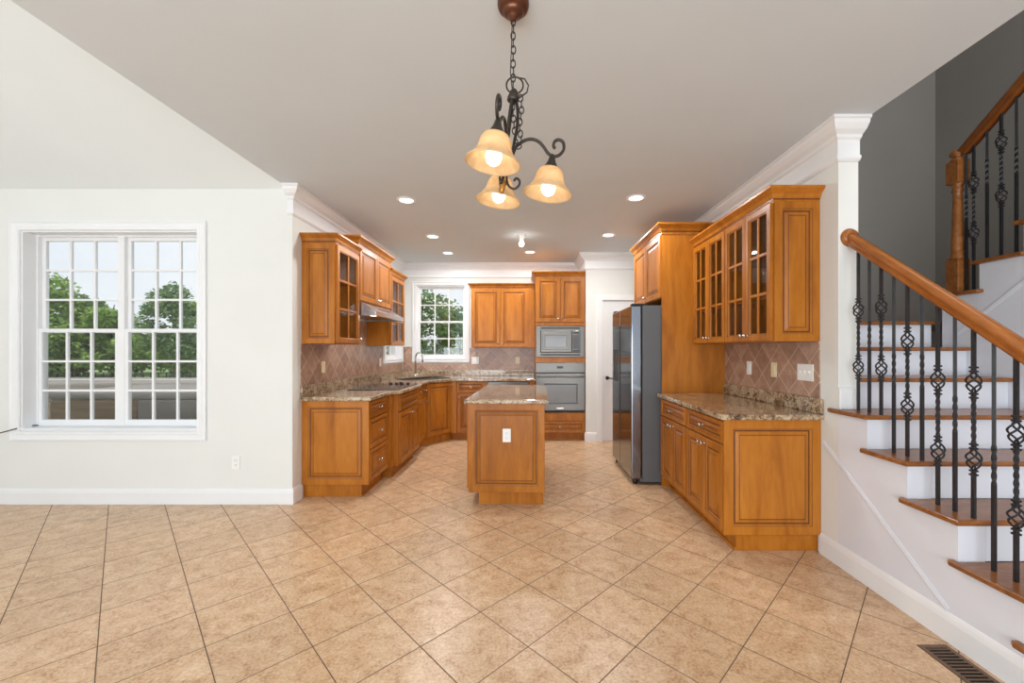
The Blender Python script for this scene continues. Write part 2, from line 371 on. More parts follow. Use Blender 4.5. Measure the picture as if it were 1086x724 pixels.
# ------------------------------------------------------------------ setting
XL, XR, YB, CH = -2.045, 1.93, 6.64, 2.743
YN = 3.535                                  # window wall of the breakfast nook
YD = 5.95                                   # wall with the pantry door
YE = 2.534; XC = 2.053                      # end of the right kitchen wall, its far side
EPS = .0005
mb = MB(); mb.box(-5.4, 4.2, -3.6, 6.85, -.12, 0)
struct(mb, 'floor', M['floor'], 'beige square ceramic tile floor laid diagonally with dark grout', 'floor')
mb = MB(); mb.box(-2.085, XC, -3.6, 6.85, CH, CH+.12)
struct(mb, 'ceiling', M['ceiling'], 'flat light grey ceiling over the kitchen', 'ceiling')
mb = MB(); zt = 2.734; rise = 1.7
mb.add([(-5.4, YN+.2, zt-.02), (-2.085, YN+.2, zt-.02), (-2.085, YN, zt), (-5.4, YN, zt), (-5.4, .6, zt+rise), (-2.085, .6, zt+rise), (-2.085, -3.6, zt+rise), (-5.4, -3.6, zt+rise),
        (-5.4, YN+.2, zt+.1), (-2.085, YN+.2, zt+.1), (-5.4, .6, zt+rise+.1), (-2.085, .6, zt+rise+.1), (-2.085, -3.6, zt+rise+.1), (-5.4, -3.6, zt+rise+.1)],
       [(0, 1, 2, 3), (3, 2, 5, 4), (4, 5, 6, 7), (8, 10, 11, 9), (10, 13, 12, 11), (0, 8, 9, 1), (7, 6, 12, 13), (1, 9, 11, 5, 2), (0, 3, 4, 10, 8), (5, 11, 12, 6), (4, 7, 13, 10)])
struct(mb, 'ceiling.001', M['nookceil'], 'white ceiling sloping up from the nook window wall', 'ceiling')
mb = MB(); mb.box(-2.085, -1.985, -3.6, 3.1, CH+.12, zt+rise)
struct(mb, 'wall_above_nook', M['nookceil'], 'white upper wall closing the sloped nook ceiling', 'wall')
W1 = (-4.398, -2.864, .631, 2.369)
mb = MB(); wall_hole(mb, 'y', YN, YN+.2, -5.4, XL-EPS, 0, zt-.001, [W1])
struct(mb, 'wall_nook', M['wall'], 'white wall holding the wide double window', 'wall')
mb = MB(); mb.box(-5.4, -5.25, -3.6, YN, 0, zt+rise)
struct(mb, 'wall_far_left', M['wall'], 'white wall at the far left of the nook', 'wall')
W2 = (5.79, 6.55, 1.2, 2.386); W3 = (-1.82, -1.017, 1.2, 2.386)
mb = MB(); wall_hole(mb, 'x', XL-.2, XL, YN+EPS, 6.84, 0, CH-EPS, [W2])
struct(mb, 'wall_left', M['wall'], 'cream wall behind the left run of kitchen cabinets', 'wall')
mb = MB(); wall_hole(mb, 'y', YB, YB+.2, XL+EPS, .99, 0, CH-EPS, [W3])
struct(mb, 'wall_back', M['wall'], 'cream back wall with a small window', 'wall')
D1 = (1.087, 1.85, 0, 2.06)
mb = MB(); wall_hole(mb, 'y', YD, YD+.15, .842, XR, 0, CH-EPS, [D1]); mb.box(.842, .99, YD+.15, YB-EPS, 0, CH-EPS)
struct(mb, 'wall_pantry', M['wall'], 'white wall beside the oven with the pantry door', 'wall')
mb = MB(); mb.box(XR, XC, YE, YD+.15, 0, CH-EPS)
struct(mb, 'wall_right', M['wall'], 'white wall ending in a column edge beside the stairs', 'wall')
# stairwell shell
mb = MB(); mb.box(XC+.001, 4.15, 4.0, 4.15, 0, 5.7)
struct(mb, 'wall_stair_back', M['grey'], 'dark grey wall behind the stair landing', 'wall')
mb = MB(); mb.box(4.0, 4.15, -3.6, 4.0-EPS, 0, 5.7)
struct(mb, 'wall_stair_right', M['grey'], 'dark grey wall along the upper stair flight', 'wall')
mb = MB(); mb.box(XC-.1, XC, -3.6, 6.0, CH+.121, 5.7)
struct(mb, 'wall_stair_upper', M['grey'], 'grey wall of the upper floor over the stair opening', 'wall')
mb = MB(); mb.box(XC-.1, 4.15, -3.6, 4.15, 5.701, 5.8)
struct(mb, 'ceiling.002', M['ceiling'], 'high ceiling over the stairwell', 'ceiling')
mb = MB(); mb.box(XC+.0006, XC+.004, YE, 3.999, 0, CH)
struct(mb, 'wall_stair_left', M['grey'], 'grey painted back of the kitchen wall beside the stairs', 'wall')

# crown moulding: cove + frieze + lower bead
zc = CH-.0006
crown_prof = [(.0006, zc), (.105, zc), (.105, zc-.014), (.094, zc-.02), (.088, zc-.04), (.066, zc-.066), (.036, zc-.084), (.03, zc-.098), (.022, zc-.104), (.014, zc-.108),
              (.014, zc-.2), (.026, zc-.206), (.026, zc-.222), (.016, zc-.234), (.0006, zc-.24)]
mb = MB(); mb.sweep([(XL-.035, YN), (XL, YN), (XL, YB), (.842, YB), (.842, YD), (XR, YD), (XR, YE), (XC, YE)], crown_prof)
struct(mb, 'trim_1', M['trim'], 'white crown moulding with frieze round the kitchen ceiling', 'moulding')
base_prof = [(.0006, .0006), (.016, .0006), (.016, .1), (.012, .118), (.006, .13), (.0006, .135)]
mb = MB(); mb.sweep([(-5.25, YN), (XL, YN), (XL, 3.672)], base_prof)
struct(mb, 'baseboard_left', M['trim'], 'white baseboard under the wide window', 'baseboard')
mb = MB(); mb.sweep([(.842, 5.968), (.842, YD), (1.0, YD)], base_prof)
struct(mb, 'baseboard_back', M['trim'], 'white baseboard between oven tower and pantry door', 'baseboard')
mb = MB(); mb.sweep([(XR, 2.68), (XR, 1.05)], base_prof)
struct(mb, 'baseboard_right', M['trim'], 'white baseboard along the foot of the stairs', 'baseboard')
# tile backsplashes
mb = MB(); mb.box(XL, XL+.008, 3.66, 5.735, 1.0145, 1.388); mb.box(XL, XL+.008, 4.19, 5.14, 1.388, 1.689); mb.box(XL, XL+.008, 5.735, 6.6, 1.0145, 1.118)
struct(mb, 'wall_left.001', M['splash_left'], 'brown diamond tile backsplash on the left wall', 'backsplash')
mb = MB(); mb.box(XL+.01, -1.882, YB-.008, YB, 1.0145, 1.388); mb.box(-1.882, -.966, YB-.008, YB, 1.0145, 1.118); mb.box(-.966, .1, YB-.008, YB, 1.0145, 1.37)
struct(mb, 'wall_back.001', M['splash_back'], 'brown diamond tile backsplash on the back wall', 'backsplash')
mb = MB(); mb.box(XR-.008, XR, 2.69, 3.975, 1.0145, 1.39)
struct(mb, 'wall_right.001', M['splash_right'], 'brown diamond tile backsplash on the right wall', 'backsplash')

# ------------------------------------------------------------------ windows (local x width, y outwards, z up)
def window(name, label, loc, rz, wd, ht, units, rows, casing, depth, sill):
    r = thing(name, label, 'window', loc, rz); r['kind'] = 'structure'
    O = (-casing, -.0006, -casing); c = casing
    mb = MB(); mb.rings(O, (1, 0, 0), (0, 0, 1), (0, -1, 0), wd+2*c, ht+2*c, [(0, 0), (0, .022), (.012, .026), (.02, .018), (c-.03, .014), (c-.022, .02), (c-.006, .02), (c, .012), (c, 0)], fill=False)
    mb.build('window_casing', M['trim'], r)
    mb = MB(); t = .012
    mb.box(0, t, 0, depth+.05, 0, ht); mb.box(wd-t, wd, 0, depth+.05, 0, ht); mb.box(t, wd-t, 0, depth+.05, ht-t, ht); mb.box(t, wd-t, 0, depth+.05, 0, t)
    mb.build('window_jamb', M['trim'], r)
    if sill:
        mb = MB(); mb.box(.0, wd, -.012, depth, t, t+.014, .003); mb.build('window_sill', M['trim'], r)
    uw = (wd-2*t)/units
    for u in range(units):
        x0 = t+u*uw; x1 = x0+uw; fr = MB(); f = .008 if units == 1 else .012; g_ = .008 if units == 1 else .028; fl_, fr_ = (f, g_) if u == 0 else (g_, f); z0 = t+(.014 if sill else 0); z1 = ht-t
        fr.box(x0, x0+fl_, depth, depth+.07, z0, z1); fr.box(x1-fr_, x1, depth, depth+.07, z0, z1); fr.box(x0+fl_, x1-fr_, depth, depth+.07, z1-f, z1); fr.box(x0+fl_, x1-fr_, depth, depth+.07, z0, z0+f)
        fr.build('window_frame', M['trim'], r)
        a0, a1, b0, b1 = x0+fl_, x1-fr_, z0+f, z1-f; mid = (b0+b1)/2
        for (sz0, sz1, yy) in ((b0, mid+.018, depth+.004), (mid-.018, b1, depth+.034)):
            s = MB(); st = .031; top = .03; bot = .042 if yy < depth+.02 else .034
            s.box(a0, a0+st, yy, yy+.026, sz0, sz1); s.box(a1-st, a1, yy, yy+.026, sz0, sz1); s.box(a0+st, a1-st, yy, yy+.026, sz1-top, sz1); s.box(a0+st, a1-st, yy, yy+.026, sz0, sz0+bot)
            gx0, gx1, gz0, gz1 = a0+st, a1-st, sz0+bot, sz1-top
            for k in (1, 2): xx = gx0+(gx1-gx0)*k/3; s.box(xx-.009, xx+.009, yy+.003, yy+.023, gz0, gz1)
            for k in range(1, rows): zz = gz0+(gz1-gz0)*k/rows; s.box(gx0, gx1, yy+.004, yy+.022, zz-.009, zz+.009)
            so = s.build('sash', M['trim'], r)
            g = MB(); g.box(gx0-.004, gx1+.004, yy+.011, yy+.015, gz0-.004, gz1+.004); g.build('glass_pane', M['glass'], so)
    return r
window('window_1', 'wide white double window on the left nook wall', (W1[0], YN, W1[2]), 0, W1[1]-W1[0], W1[3]-W1[2], 2, 3, .08, .1, True)
window('window_2', 'white window on the left wall behind the glass cabinet', (XL, W2[0], W2[2]), PI/2, W2[1]-W2[0], W2[3]-W2[2], 1, 2, .062, .06, False)
window('window_3', 'white window on the back wall above the sink', (W3[0], YB, W3[2]), 0, W3[1]-W3[0], W3[3]-W3[2], 1, 2, .064, .04, False)
# pantry door
r = thing('door_1', 'white pantry door with a black lever handle', 'door', (D1[0], YD, 0)); r['kind'] = 'structure'
dw = D1[1]-D1[0]; mb = MB()
for (a0, a1, z0, z1) in ((-.08, 0, .0006, 2.14), (dw, dw+.078, .0006, 2.14), (0, dw, 2.06, 2.14)):
    mb.box(a0, a1, -.018, -.0006, z0, z1, .004)
    mb.box(a0+(.0 if a0 < 0 else .0), a0+.014 if a0 < 0 else a1, -.024, -.018, z0, z1) if a0 < 0 else None
mb.build('door_casing', M['trim'], r)
mb = MB(); mb.box(.004, dw-.004, .02, .055, .008, 2.056)
for (pz0, pz1) in ((.2, .95), (1.1, 1.9)):
    for (px0, px1) in ((.11, dw/2-.05), (dw/2+.05, dw-.11)):
        mb.rings((px0, .02, pz0), (1, 0, 0), (0, 0, 1), (0, -1, 0), px1-px0, pz1-pz0, [(0, 0), (.008, .006), (.02, .002), (.035, .002), (.05, .007)], back=False)
dl = mb.build('door_leaf', M['trim'], r)
mb = MB(); mx = Matrix.Translation((.075, .02, .925)) @ Matrix.Rotation(PI/2, 4, 'X')
mb.lathe([(.028, 0), (.028, .006), (.02, .01), (.01, .012), (.01, .045)], 20, mx); mb.tube([(.075, -.025, .925), (.1, -.027, .925), (.135, -.026, .922), (.175, -.024, .92)], [.009, .009, .008, .007], 10)
mb.build('door_handle', M['black'], r, 'black lever handle')

# ------------------------------------------------------------------ cabinets (local: x width, front at y=0 facing -y, z up)
T = .02
def raised(t, fr):
    prof = [(0, 0), (0, t-.003), (.003, t), (fr-.012, t), (fr-.01, t-.003), (fr-.005, t-.004), (fr, t-.011), (fr+.009, t-.011), (fr+.03, t-.004), (fr+.035, t-.004), (fr+.039, t-.002)]
    return prof, [0, 0, 0, 1, 0, 0, 1, 0, 1, 0]
def knob(parent, x, y, z):
    mb = MB(); mx = Matrix.Translation((x, y, z)) @ Matrix.Rotation(PI/2, 4, 'X')
    mb.lathe([(.008, 0), (.006, .004), (.005, .014), (.009, .017), (.0145, .022), (.015, .027), (.011, .032), (.0001, .034)], 16, mx, cap=False); return mb.build('knob', M['nickel'], parent)
def front(parent, kind, x0, x1, z0, z1, kn=None, thick=T):
    mb = MB(); w_, h_ = x1-x0, z1-z0; O = (x0, -.001, z0); args = (O, (1, 0, 0), (0, 0, 1), (0, -1, 0), w_, h_)
    if kind == 'glass':
        fr = .052; mb.rings(*args, [(0, 0), (0, thick-.003), (.003, thick), (fr-.012, thick), (fr-.009, thick-.004), (fr-.004, thick-.004), (fr, thick-.01), (fr, 0)], [0, 0, 0, 1, 0, 0, 0], fill=False)
        cx = (x0+x1)/2; mb.box(cx-.01, cx+.01, -thick+.004, -.006, z0+fr, z1-fr, .002)
        for k in (1, 2): zz = z0+fr+(h_-2*fr)*k/3; mb.box(x0+fr, x1-fr, -thick+.0045, -.0065, zz-.01, zz+.01, .002)
        o = mb.build('door', [M['wood'], M['glaze']], parent)
        g = MB(); g.box(x0+fr-.006, x1-fr+.006, -.0055, -.0015, z0+fr-.006, z1-fr+.006); g.build('glass_pane', M['cabglass'], o)
    else:
        fr = .06 if kind == 'door' else .042
        fr = min(fr, h_*.25, w_*.25); pr, mi = raised(thick, fr); mb.rings(*args, pr, mi)
        o = mb.build('door' if kind == 'door' else ('drawer' if kind == 'drawer' else 'false_front'), [M['wood'], M['glaze']], parent)
    if kn: knob(o, kn[0], -thick-.001, kn[1])
    return o
def end_panel(parent, side, w_, d, z0, z1, thick=.012, fr=.07, y0=0):
    mb = MB(); pr, mi = raised(thick, fr)
    if side < 0: mb.rings((-.0005, d, z0), (0, -1, 0), (0, 0, 1), (-1, 0, 0), d-y0, z1-z0, pr, mi)
    else: mb.rings((w_+.0005, y0, z0), (0, 1, 0), (0, 0, 1), (1, 0, 0), d-y0, z1-z0, pr, mi)
    return mb.build('end_panel', [M['wood'], M['glaze']], parent)
def cab_crown(parent, w_, d, z, sides, h=.085, p=.055):
    prof = [(0, z-.012), (.006, z-.012), (.008, z+h*.1), (.012, z+h*.12), (.012, z+h*.2), (.017, z+h*.24), (p*.45, z+h*.5), (p*.85, z+h*.74), (p, z+h*.82), (p, z+h), (0, z+h)]
    # path runs with the outside on its right
    path = [(0, 0), (w_, 0)]
    if sides[0]: path = [(0, d)]+path
    if sides[1]: path = path+[(w_, d)]
    mb = MB(); mb.sweep(path, prof, dark=(3,)); mb.box(.001, w_-.001, .001, d-.001, z+.001, z+h-.004)
    return mb.build('crown', [M['wood'], M['glaze']], parent)
def carcass(parent, w_, d, z0, z1, open_front=False, shelves=0):
    mb = MB(); t = .018
    if not open_front: mb.box(0, w_, 0, d, z0, z1); return mb.build('carcass', M['wood'], parent)
    mb.box(0, t, 0, d, z0, z1); mb.box(w_-t, w_, 0, d, z0, z1); mb.box(t, w_-t, 0, d, z0, z0+t); mb.box(t, w_-t, 0, d, z1-t, z1); mb.box(t, w_-t, d-.01, d, z0+t, z1-t, mi=1)
    mb.box(t, .04, 0, .018, z0+t, z1-t); mb.box(w_-.04, w_-t, 0, .018, z0+t, z1-t)
    c = mb.build('carcass', [M['wood'], M['inside']], parent)
    for k in range(shelves):
        zz = z0+(z1-z0)*(k+1)/(shelves+1); s = MB(); s.box(t+.001, w_-t-.001, .03, d-.012, zz-.009, zz+.009); s.build('shelf', M['inside'], parent)
    return c
def toe(parent, x0, x1, y0, d, h=.114):
    mb = MB(); mb.box(x0, x1, y0, d, .0006, h); mb.box(x0-.0, x1, y0-.012, y0, .0006, .02, .003); return mb.build('toe_kick', M['wood'], parent)
LZ = .876; BZ = .116
L = PI/2; R = -PI/2
# --- left run, base
FX = -1.457      # face-frame plane of the left run
c = thing('base_cabinet', 'drawer base cabinet at near end of left counter, with framed end panel', 'cabinet', (FX, 3.69, 0), L, 'left run base cabinets')
d = FX-XL-.001; wA = .52
carcass(c, wA, d, BZ, LZ); end_panel(c, -1, wA, d, BZ, LZ, y0=-.02); toe(c, .02, wA, .06, d)
for (a, b) in ((.71, .865), (.43, .70), (.135, .42)): front(c, 'drawer', .012, wA-.03, a, b, (wA/2-.01, (a+b)/2))
mb = MB(); mb.box(wA+.0006, wA+.07, -.035, d, BZ, LZ); mb.box(wA+.001, wA+.069, -.045, -.035, LZ-.1, LZ-.01, .002); mb.box(wA+.001, wA+.069, -.045, -.035, BZ, BZ+.1, .002); mb.build('pilaster', M['wood'], c)
CX = -1.365
c = thing('base_cabinet', 'bumped out two door base cabinet under the cooktop', 'cabinet', (CX, 4.285, 0), L, 'left run base cabinets')
d = CX-XL-.001; wB = .77
carcass(c, wB, d, BZ, LZ); toe(c, 0, wB, .075, d)
front(c, 'false', .012, wB-.012, .69, .86); front(c, 'door', .012, wB/2-.002, .135, .675, (wB/2-.035, .63)); front(c, 'door', wB/2+.002, wB-.012, .135, .675, (wB/2+.035, .63))
NX = -1.415
c = thing('base_cabinet', 'narrow drawer and door base cabinet between cooktop and corner sink', 'cabinet', (NX, 5.056, 0), L, 'left run base cabinets')
d = NX-XL-.001; wC = .57
carcass(c, wC, d, BZ, LZ); toe(c, 0, wC, .075, d)
front(c, 'drawer', .3, wC-.01, .71, .865, (.43, .79)); front(c, 'door', .3, wC-.01, .135, .7, (wC-.05, .64)); front(c, 'drawer', .012, .294, .71, .865, (.15, .79)); front(c, 'door', .012, .294, .135, .7, (.25, .64))
# diagonal corner sink base
p0 = Vector((-1.415, 5.632)); p1 = Vector((-1.13, 6.0)); dl_ = (p1-p0); ang = math.atan2(dl_.y, dl_.x); wD = dl_.length
c = thing('base_cabinet', 'diagonal corner base cabinet with one tall door under the sink', 'cabinet', (p0.x, p0.y, 0), ang, 'left run base cabinets')
inv = Matrix.Rotation(-ang, 4, 'Z') @ Matrix.Translation((-p0.x, -p0.y, 0))
poly = [(p0.x, p0.y), (p1.x, p1.y), (p1.x, YB-.002), (XL+.002, YB-.002), (XL+.002, p0.y)]
poly = [tuple((inv @ Vector((x, y, 0)))[:2]) for x, y in poly]
mb = MB(); mb.prism(poly, BZ, .62); mb.box(0, wD, 0, .03, .62, LZ); mb.build('carcass', M['wood'], c)
mb = MB(); mb.prism([tuple((inv @ Vector((x, y, 0)))[:2]) for x, y in ((-1.49, p0.y), (p1.x, 6.075), (p1.x, 6.4), (-1.7, 6.4), (-1.7, p0.y))], .0006, .114); mb.build('toe_kick', M['wood'], c)
front(c, 'door', .014, wD-.014, .135, .862, (wD-.04, .83))
# --- back run, base
c = thing('base_cabinet', 'drawer over door base cabinet right of corner sink with fluted pilaster', 'cabinet', (-1.128, 6.0, 0), 0, 'back run base cabinets')
d = YB-6.0-.001; wE = .53
carcass(c, wE, d, BZ, LZ); toe(c, 0, wE, .075, d)
mb = MB(); mb.box(.004, .075, -.022, -.001, BZ, LZ); mb.box(.006, .073, -.03, -.022, LZ-.085, LZ-.01, .002); mb.box(.006, .073, -.03, -.022, BZ, BZ+.085, .002); mb.build('pilaster', M['wood'], c)
front(c, 'drawer', .085, wE-.045, .71, .865, (.29, .79)); front(c, 'door', .085, wE-.045, .135, .7, (.12, .645))
c = thing('dishwasher', 'stainless dishwasher behind the island beside the oven tower', 'dishwasher', (-.595, 5.985, 0))
mb = MB(); mb.box(.002, .598, .015, .62, .1, LZ-.004); mb.box(.02, .58, .06, .6, .0006, .1); mb.build('body', M['greyside'], c)
mb = MB(); mb.box(.003, .597, -.012, .0145, .115, .74, .004); mb.build('door', M['steel'], c)
mb = MB(); mb.box(.003, .597, -.012, .0145, .745, LZ-.008, .004); mb.box(.25, .35, -.0135, -.012, .79, .81, mi=1); mb.build('control_panel', [M['steel'], M['black']], c)
mb = MB(); mb.tube([(.06, -.012, .7), (.06, -.04, .7), (.54, -.04, .7), (.54, -.012, .7)], .009, 8); mb.build('handle', M['steel'], c)
# --- oven tower
TX0, TX1, TY = .108, .836, 5.985
wT = TX1-TX0; d = YB-TY-.001
c = thing('oven_cabinet', 'tall honey wood cabinet tower holding microwave and wall oven', 'cabinet', (TX0, TY, 0))
mb = MB(); mb.box(0, .02, 0, d, .0006, 2.41); mb.box(wT-.02, wT, 0, d, .0006, 2.41); mb.box(.02, wT-.02, 0, d, 1.69, 2.41); mb.box(.02, wT-.02, d-.02, d, .114, 1.69)
mb.box(.02, wT-.02, 0, d-.02, .114, .42); mb.box(.02, wT-.02, 0, d-.02, 1.15, 1.235); mb.build('carcass', M['wood'], c)
mb = MB(); mb.box(.02, wT-.02, .06, .3, .0006, .114); mb.build('toe_kick', M['wood'], c)
mb = MB(); mb.box(-.008, .0, -.0, .02, .42, .876); mb.box(-.1, -.0006, 0, .05, .116, LZ-.001); mb.build('filler_strip', M['wood'], c)
front(c, 'door', .012, wT/2-.002, 1.745, 2.395, (wT/2-.028, 1.79)); front(c, 'door', wT/2+.002, wT-.012, 1.745, 2.395, (wT/2+.028, 1.79))
front(c, 'drawer', .012, wT-.012, .125, .285, (wT/2, .205)); mb = MB(); mb.box(.012, wT-.012, -.016, -.0005, .295, .405, .003); mb.build('rail', M['wood'], c)
cab_crown(c, wT, d-.02, 2.41, (True, False), .075)
m_ = thing('microwave', 'built in stainless microwave above the wall oven', 'microwave', (TX0, TY, 1.236))
mb = MB(); mb.box(.024, wT-.024, .0, .4, .0008, .444); mb.build('body', M['greyside'], m_)
mb = MB(); W_, H_ = wT-.02, .452
mb.rings((.01, -.0006, -.004), (1, 0, 0), (0, 0, 1), (0, -1, 0), W_, H_, [(0, 0), (0, .016), (.004, .02), (.062, .02), (.064, .012), (.064, 0)], fill=False)
for zz in (.018, .408): mb.box(.075, wT-.075, -.0235, -.0205, zz, zz+.022, mi=1)
mb.build('trim_kit', [M['steel'], M['slot']], m_)
mb = MB(); mb.box(.078, .53, -.034, -.004, .064, .386, .008); mb.build('door', M['steel'], m_)
o = m_.children[-1]
mb = MB(); mb.rings((.105, -.0345, .105), (1, 0, 0), (0, 0, 1), (0, -1, 0), .385, .245, [(0, 0), (.004, .005), (.03, .005), (.036, .001), (.05, .001)], [0, 0, 0, 0]); mb.build('window_frame', M['steel'], o)
mb = MB(); mb.box(.15, .445, -.0375, -.0362, .15, .305); mb.build('glass', M['ovenglass'], o)
mb = MB(); mb.box(.533, wT-.078, -.034, -.004, .064, .386, .006); mb.box(.548, wT-.093, -.0355, -.034, .335, .36, mi=1); mb.box(.545, wT-.09, -.0352, -.034, .11, .32, mi=2); mb.box(.545, wT-.09, -.0356, -.0352, .075, .1, mi=1)
mb.build('control_panel', [M['steel'], M['black'], M['greyside']], m_)
ov = thing('wall_oven', 'built in stainless wall oven in the cabinet tower', 'oven', (TX0, TY, .43))
mb = MB(); mb.box(.024, wT-.024, 0, .55, .0, .715); mb.build('body', M['greyside'], ov)
mb = MB(); mb.box(.006, wT-.006, -.022, -.001, .575, .718, .004); mb.box(.075, wT-.075, -.0245, -.022, .592, .705, .001); mb.box(.315, .405, -.0262, -.0245, .635, .668, mi=1); mb.build('control_panel', [M['steel'], M['black']], ov)
mb = MB(); mb.box(.006, wT-.006, -.03, -.001, .022, .56, .005); mb.box(.006, wT-.006, -.012, -.001, .561, .574, mi=1); dr = mb.build('door', [M['steel'], M['black']], ov)
mb = MB(); mb.rings((.13, -.0305, .115), (1, 0, 0), (0, 0, 1), (0, -1, 0), wT-.24, .3, [(0, 0), (.004, .003), (.012, .003), (.016, .0)], [0, 0, 0]); mb.build('window_frame', M['greyside'], dr)
mb = MB(); mb.box(.147, wT-.127, -.0325, -.0306, .132, .398); mb.build('glass', M['ovenglass'], dr)
mb = MB(); mb.tube([(.03, -.03, .515), (.035, -.062, .515), (.06, -.07, .515), (wT-.06, -.07, .515), (wT-.035, -.062, .515), (wT-.03, -.03, .515)], .0125, 12); mb.build('handle', M['steel'], dr)
mb = MB(); mb.box(.006, wT-.006, -.02, -.001, .001, .02, .003); mb.build('vent_strip', M['black'], ov)
mb = MB(); mb.box(wT/2-.05, wT/2+.05, -.0312, -.0301, .045, .062); mb.build('badge', M['nickel'], dr)
# --- island
IA = math.radians(-1.9)
c = thing('kitchen_island', 'freestanding honey wood island base in the middle of the floor', 'kitchen island', (-.512, 3.512, 0), IA)
wI = .655; dI = 1.36
mb = MB(); mb.box(0, wI, 0, dI, BZ, LZ); mb.build('carcass', M['wood'], c)
mb = MB(); pr, mi = raised(.014, .068); mb.rings((0, -.0005, BZ), (1, 0, 0), (0, 0, 1), (0, -1, 0), wI, LZ-BZ, pr, mi); mb.build('end_panel', [M['wood'], M['glaze']], c)
mb = MB(); mb.box(.085, wI-.012, .03, dI-.03, .0006, BZ); mb.build('toe_kick', M['wood'], c)
for k in range(3):
    y0 = .03+k*.44; mb = MB(); pr, mi = raised(.018, .055)
    mb.rings((-.0005, y0+.42, .14), (0, -1, 0), (0, 0, 1), (-1, 0, 0), .42, .72, pr, mi); mb.build('door', [M['wood'], M['glaze']], c)
ct = thing('countertop', 'brown granite slab topping the island', 'countertop', (-.512, 3.512, LZ), IA, 'granite countertops')
mb = MB(); mb.prism([(-.03, -.062), (wI+.032, -.062), (wI+.032, dI+.06), (-.03, dI+.06)], .0006, .038, bev=.01); mb.build('slab', M['granite'], ct)
# --- left/back counter
ct = thing('countertop', 'L shaped granite countertop along left and back walls', 'countertop', (0, 0, LZ), 0, 'granite countertops')
SA = ang; sc = Vector((-1.545, 6.035))
def sk(x, y): v = Matrix.Rotation(SA, 2) @ Vector((x, y)); return (sc.x+v.x, sc.y+v.y)
def rrect(hx, hy, r, n=5):
    out = []
    for (cx, cy, a0) in ((hx-r, hy-r, 0), (-hx+r, hy-r, 90), (-hx+r, -hy+r, 180), (hx-r, -hy+r, 270)):
        for k in range(n+1): a = math.radians(a0+90*k/n); out.append((cx+r*math.cos(a), cy+r*math.sin(a)))
    return out
poly = [(XL+.001, 3.645), (-1.412, 3.645), (-1.405, 3.66), (-1.405, 4.2), (-1.325, 4.25), (-1.312, 4.28), (-1.312, 5.04), (-1.366, 5.09), (-1.366, 5.61), (-1.112, 5.955), (.105, 5.955), (.105, YB-.001), (XL+.001, YB-.001)]
mb = MB(); mb.prism(poly, .0006, .038, holes=[[sk(*p) for p in rrect(.335, .205, .06)]], bev=.009); mb.build('slab', M['granite'], ct)
mb = MB(); mb.box(XL+.001, XL+.021, 3.65, YB-.001, .0385, .138, .003); mb.build('backsplash', M['granite'], ct)
mb = MB(); mb.box(XL+.022, .1, YB-.021, YB-.001, .0385, .138, .003); mb.build('backsplash', M['granite'], ct)
# sink + faucet
s_ = thing('sink', 'stainless drop in sink in the corner counter', 'sink', (sc.x, sc.y, .9146), SA)
def loop(hx, hy, r, z): return [(x, y, z) for x, y in rrect(hx, hy, r)]
n = len(rrect(1, 1, .1)); vs = loop(.36, .23, .07, 0)+loop(.36, .23, .07, .006)+loop(.345, .215, .065, .009)+loop(.325, .195, .06, .004)+loop(.315, .185, .06, -.17)+loop(.27, .15, .05, -.19)
fs = [(j*n+k, j*n+(k+1) % n, (j+1)*n+(k+1) % n, (j+1)*n+k) for j in range(5) for k in range(n)]+[tuple(5*n+k for k in range(n))]
mb = MB(); mb.add(vs, fs, 0, False); mb.build('basin', M['steel'], s_)
f_ = thing('faucet', 'chrome gooseneck faucet behind the corner sink', 'faucet', (-1.745, 6.31, .9146), SA)
mb = MB(); mb.lathe([(.028, 0), (.028, .008), (.02, .02), (.014, .05), (.013, .06)], 20); mb.build('base', M['nickel'], f_)
pts = [(0, 0, .06), (0, 0, .28)]+[(0, -.085+.085*math.cos(a), .28+.1*math.sin(a)) for a in [PI*k/12 for k in range(1, 12)]]+[(0, -.172, .27), (0, -.178, .235)]
mb = MB(); mb.tube(pts, .0125, 12); mb.build('spout', M['nickel'], f_)
mb = MB(); mb.tube([(.013, 0, .04), (.05, 0, .05), (.1, 0, .075)], [.008, .007, .006], 10); mb.build('lever', M['nickel'], f_)
# cooktop
k_ = thing('cooktop', 'black glass electric cooktop set in the left counter', 'cooktop', (-1.63, 4.66, .9146))
mb = MB(); mb.prism(rrect(.265, .4, .015), 0, .007, bev=.002); mb.build('glass_top', M['blackglass'], k_)
for (bx_, by_, br) in ((-.12, -.22, .1), (.12, -.22, .08), (-.12, .1, .08), (.12, .08, .1)):
    mb = MB(); mb.lathe([(br-.003, .0071), (br-.003, .0078), (br, .0078), (br, .0071)], 36, Matrix.Translation((bx_, by_, 0)), cap=False); mb.build('burner_ring', M['greyside'], k_)
for i, (bx_, by_) in enumerate(((-.04, .3), (.03, .3), (.1, .3), (.17, .3), (.065, .36))):
    mb = MB(); mb.lathe([(.02, .0072), (.02, .014), (.016, .026), (.0001, .028)], 16, Matrix.Translation((bx_, by_, 0)), cap=False); mb.build('control_knob', M['black'], k_)

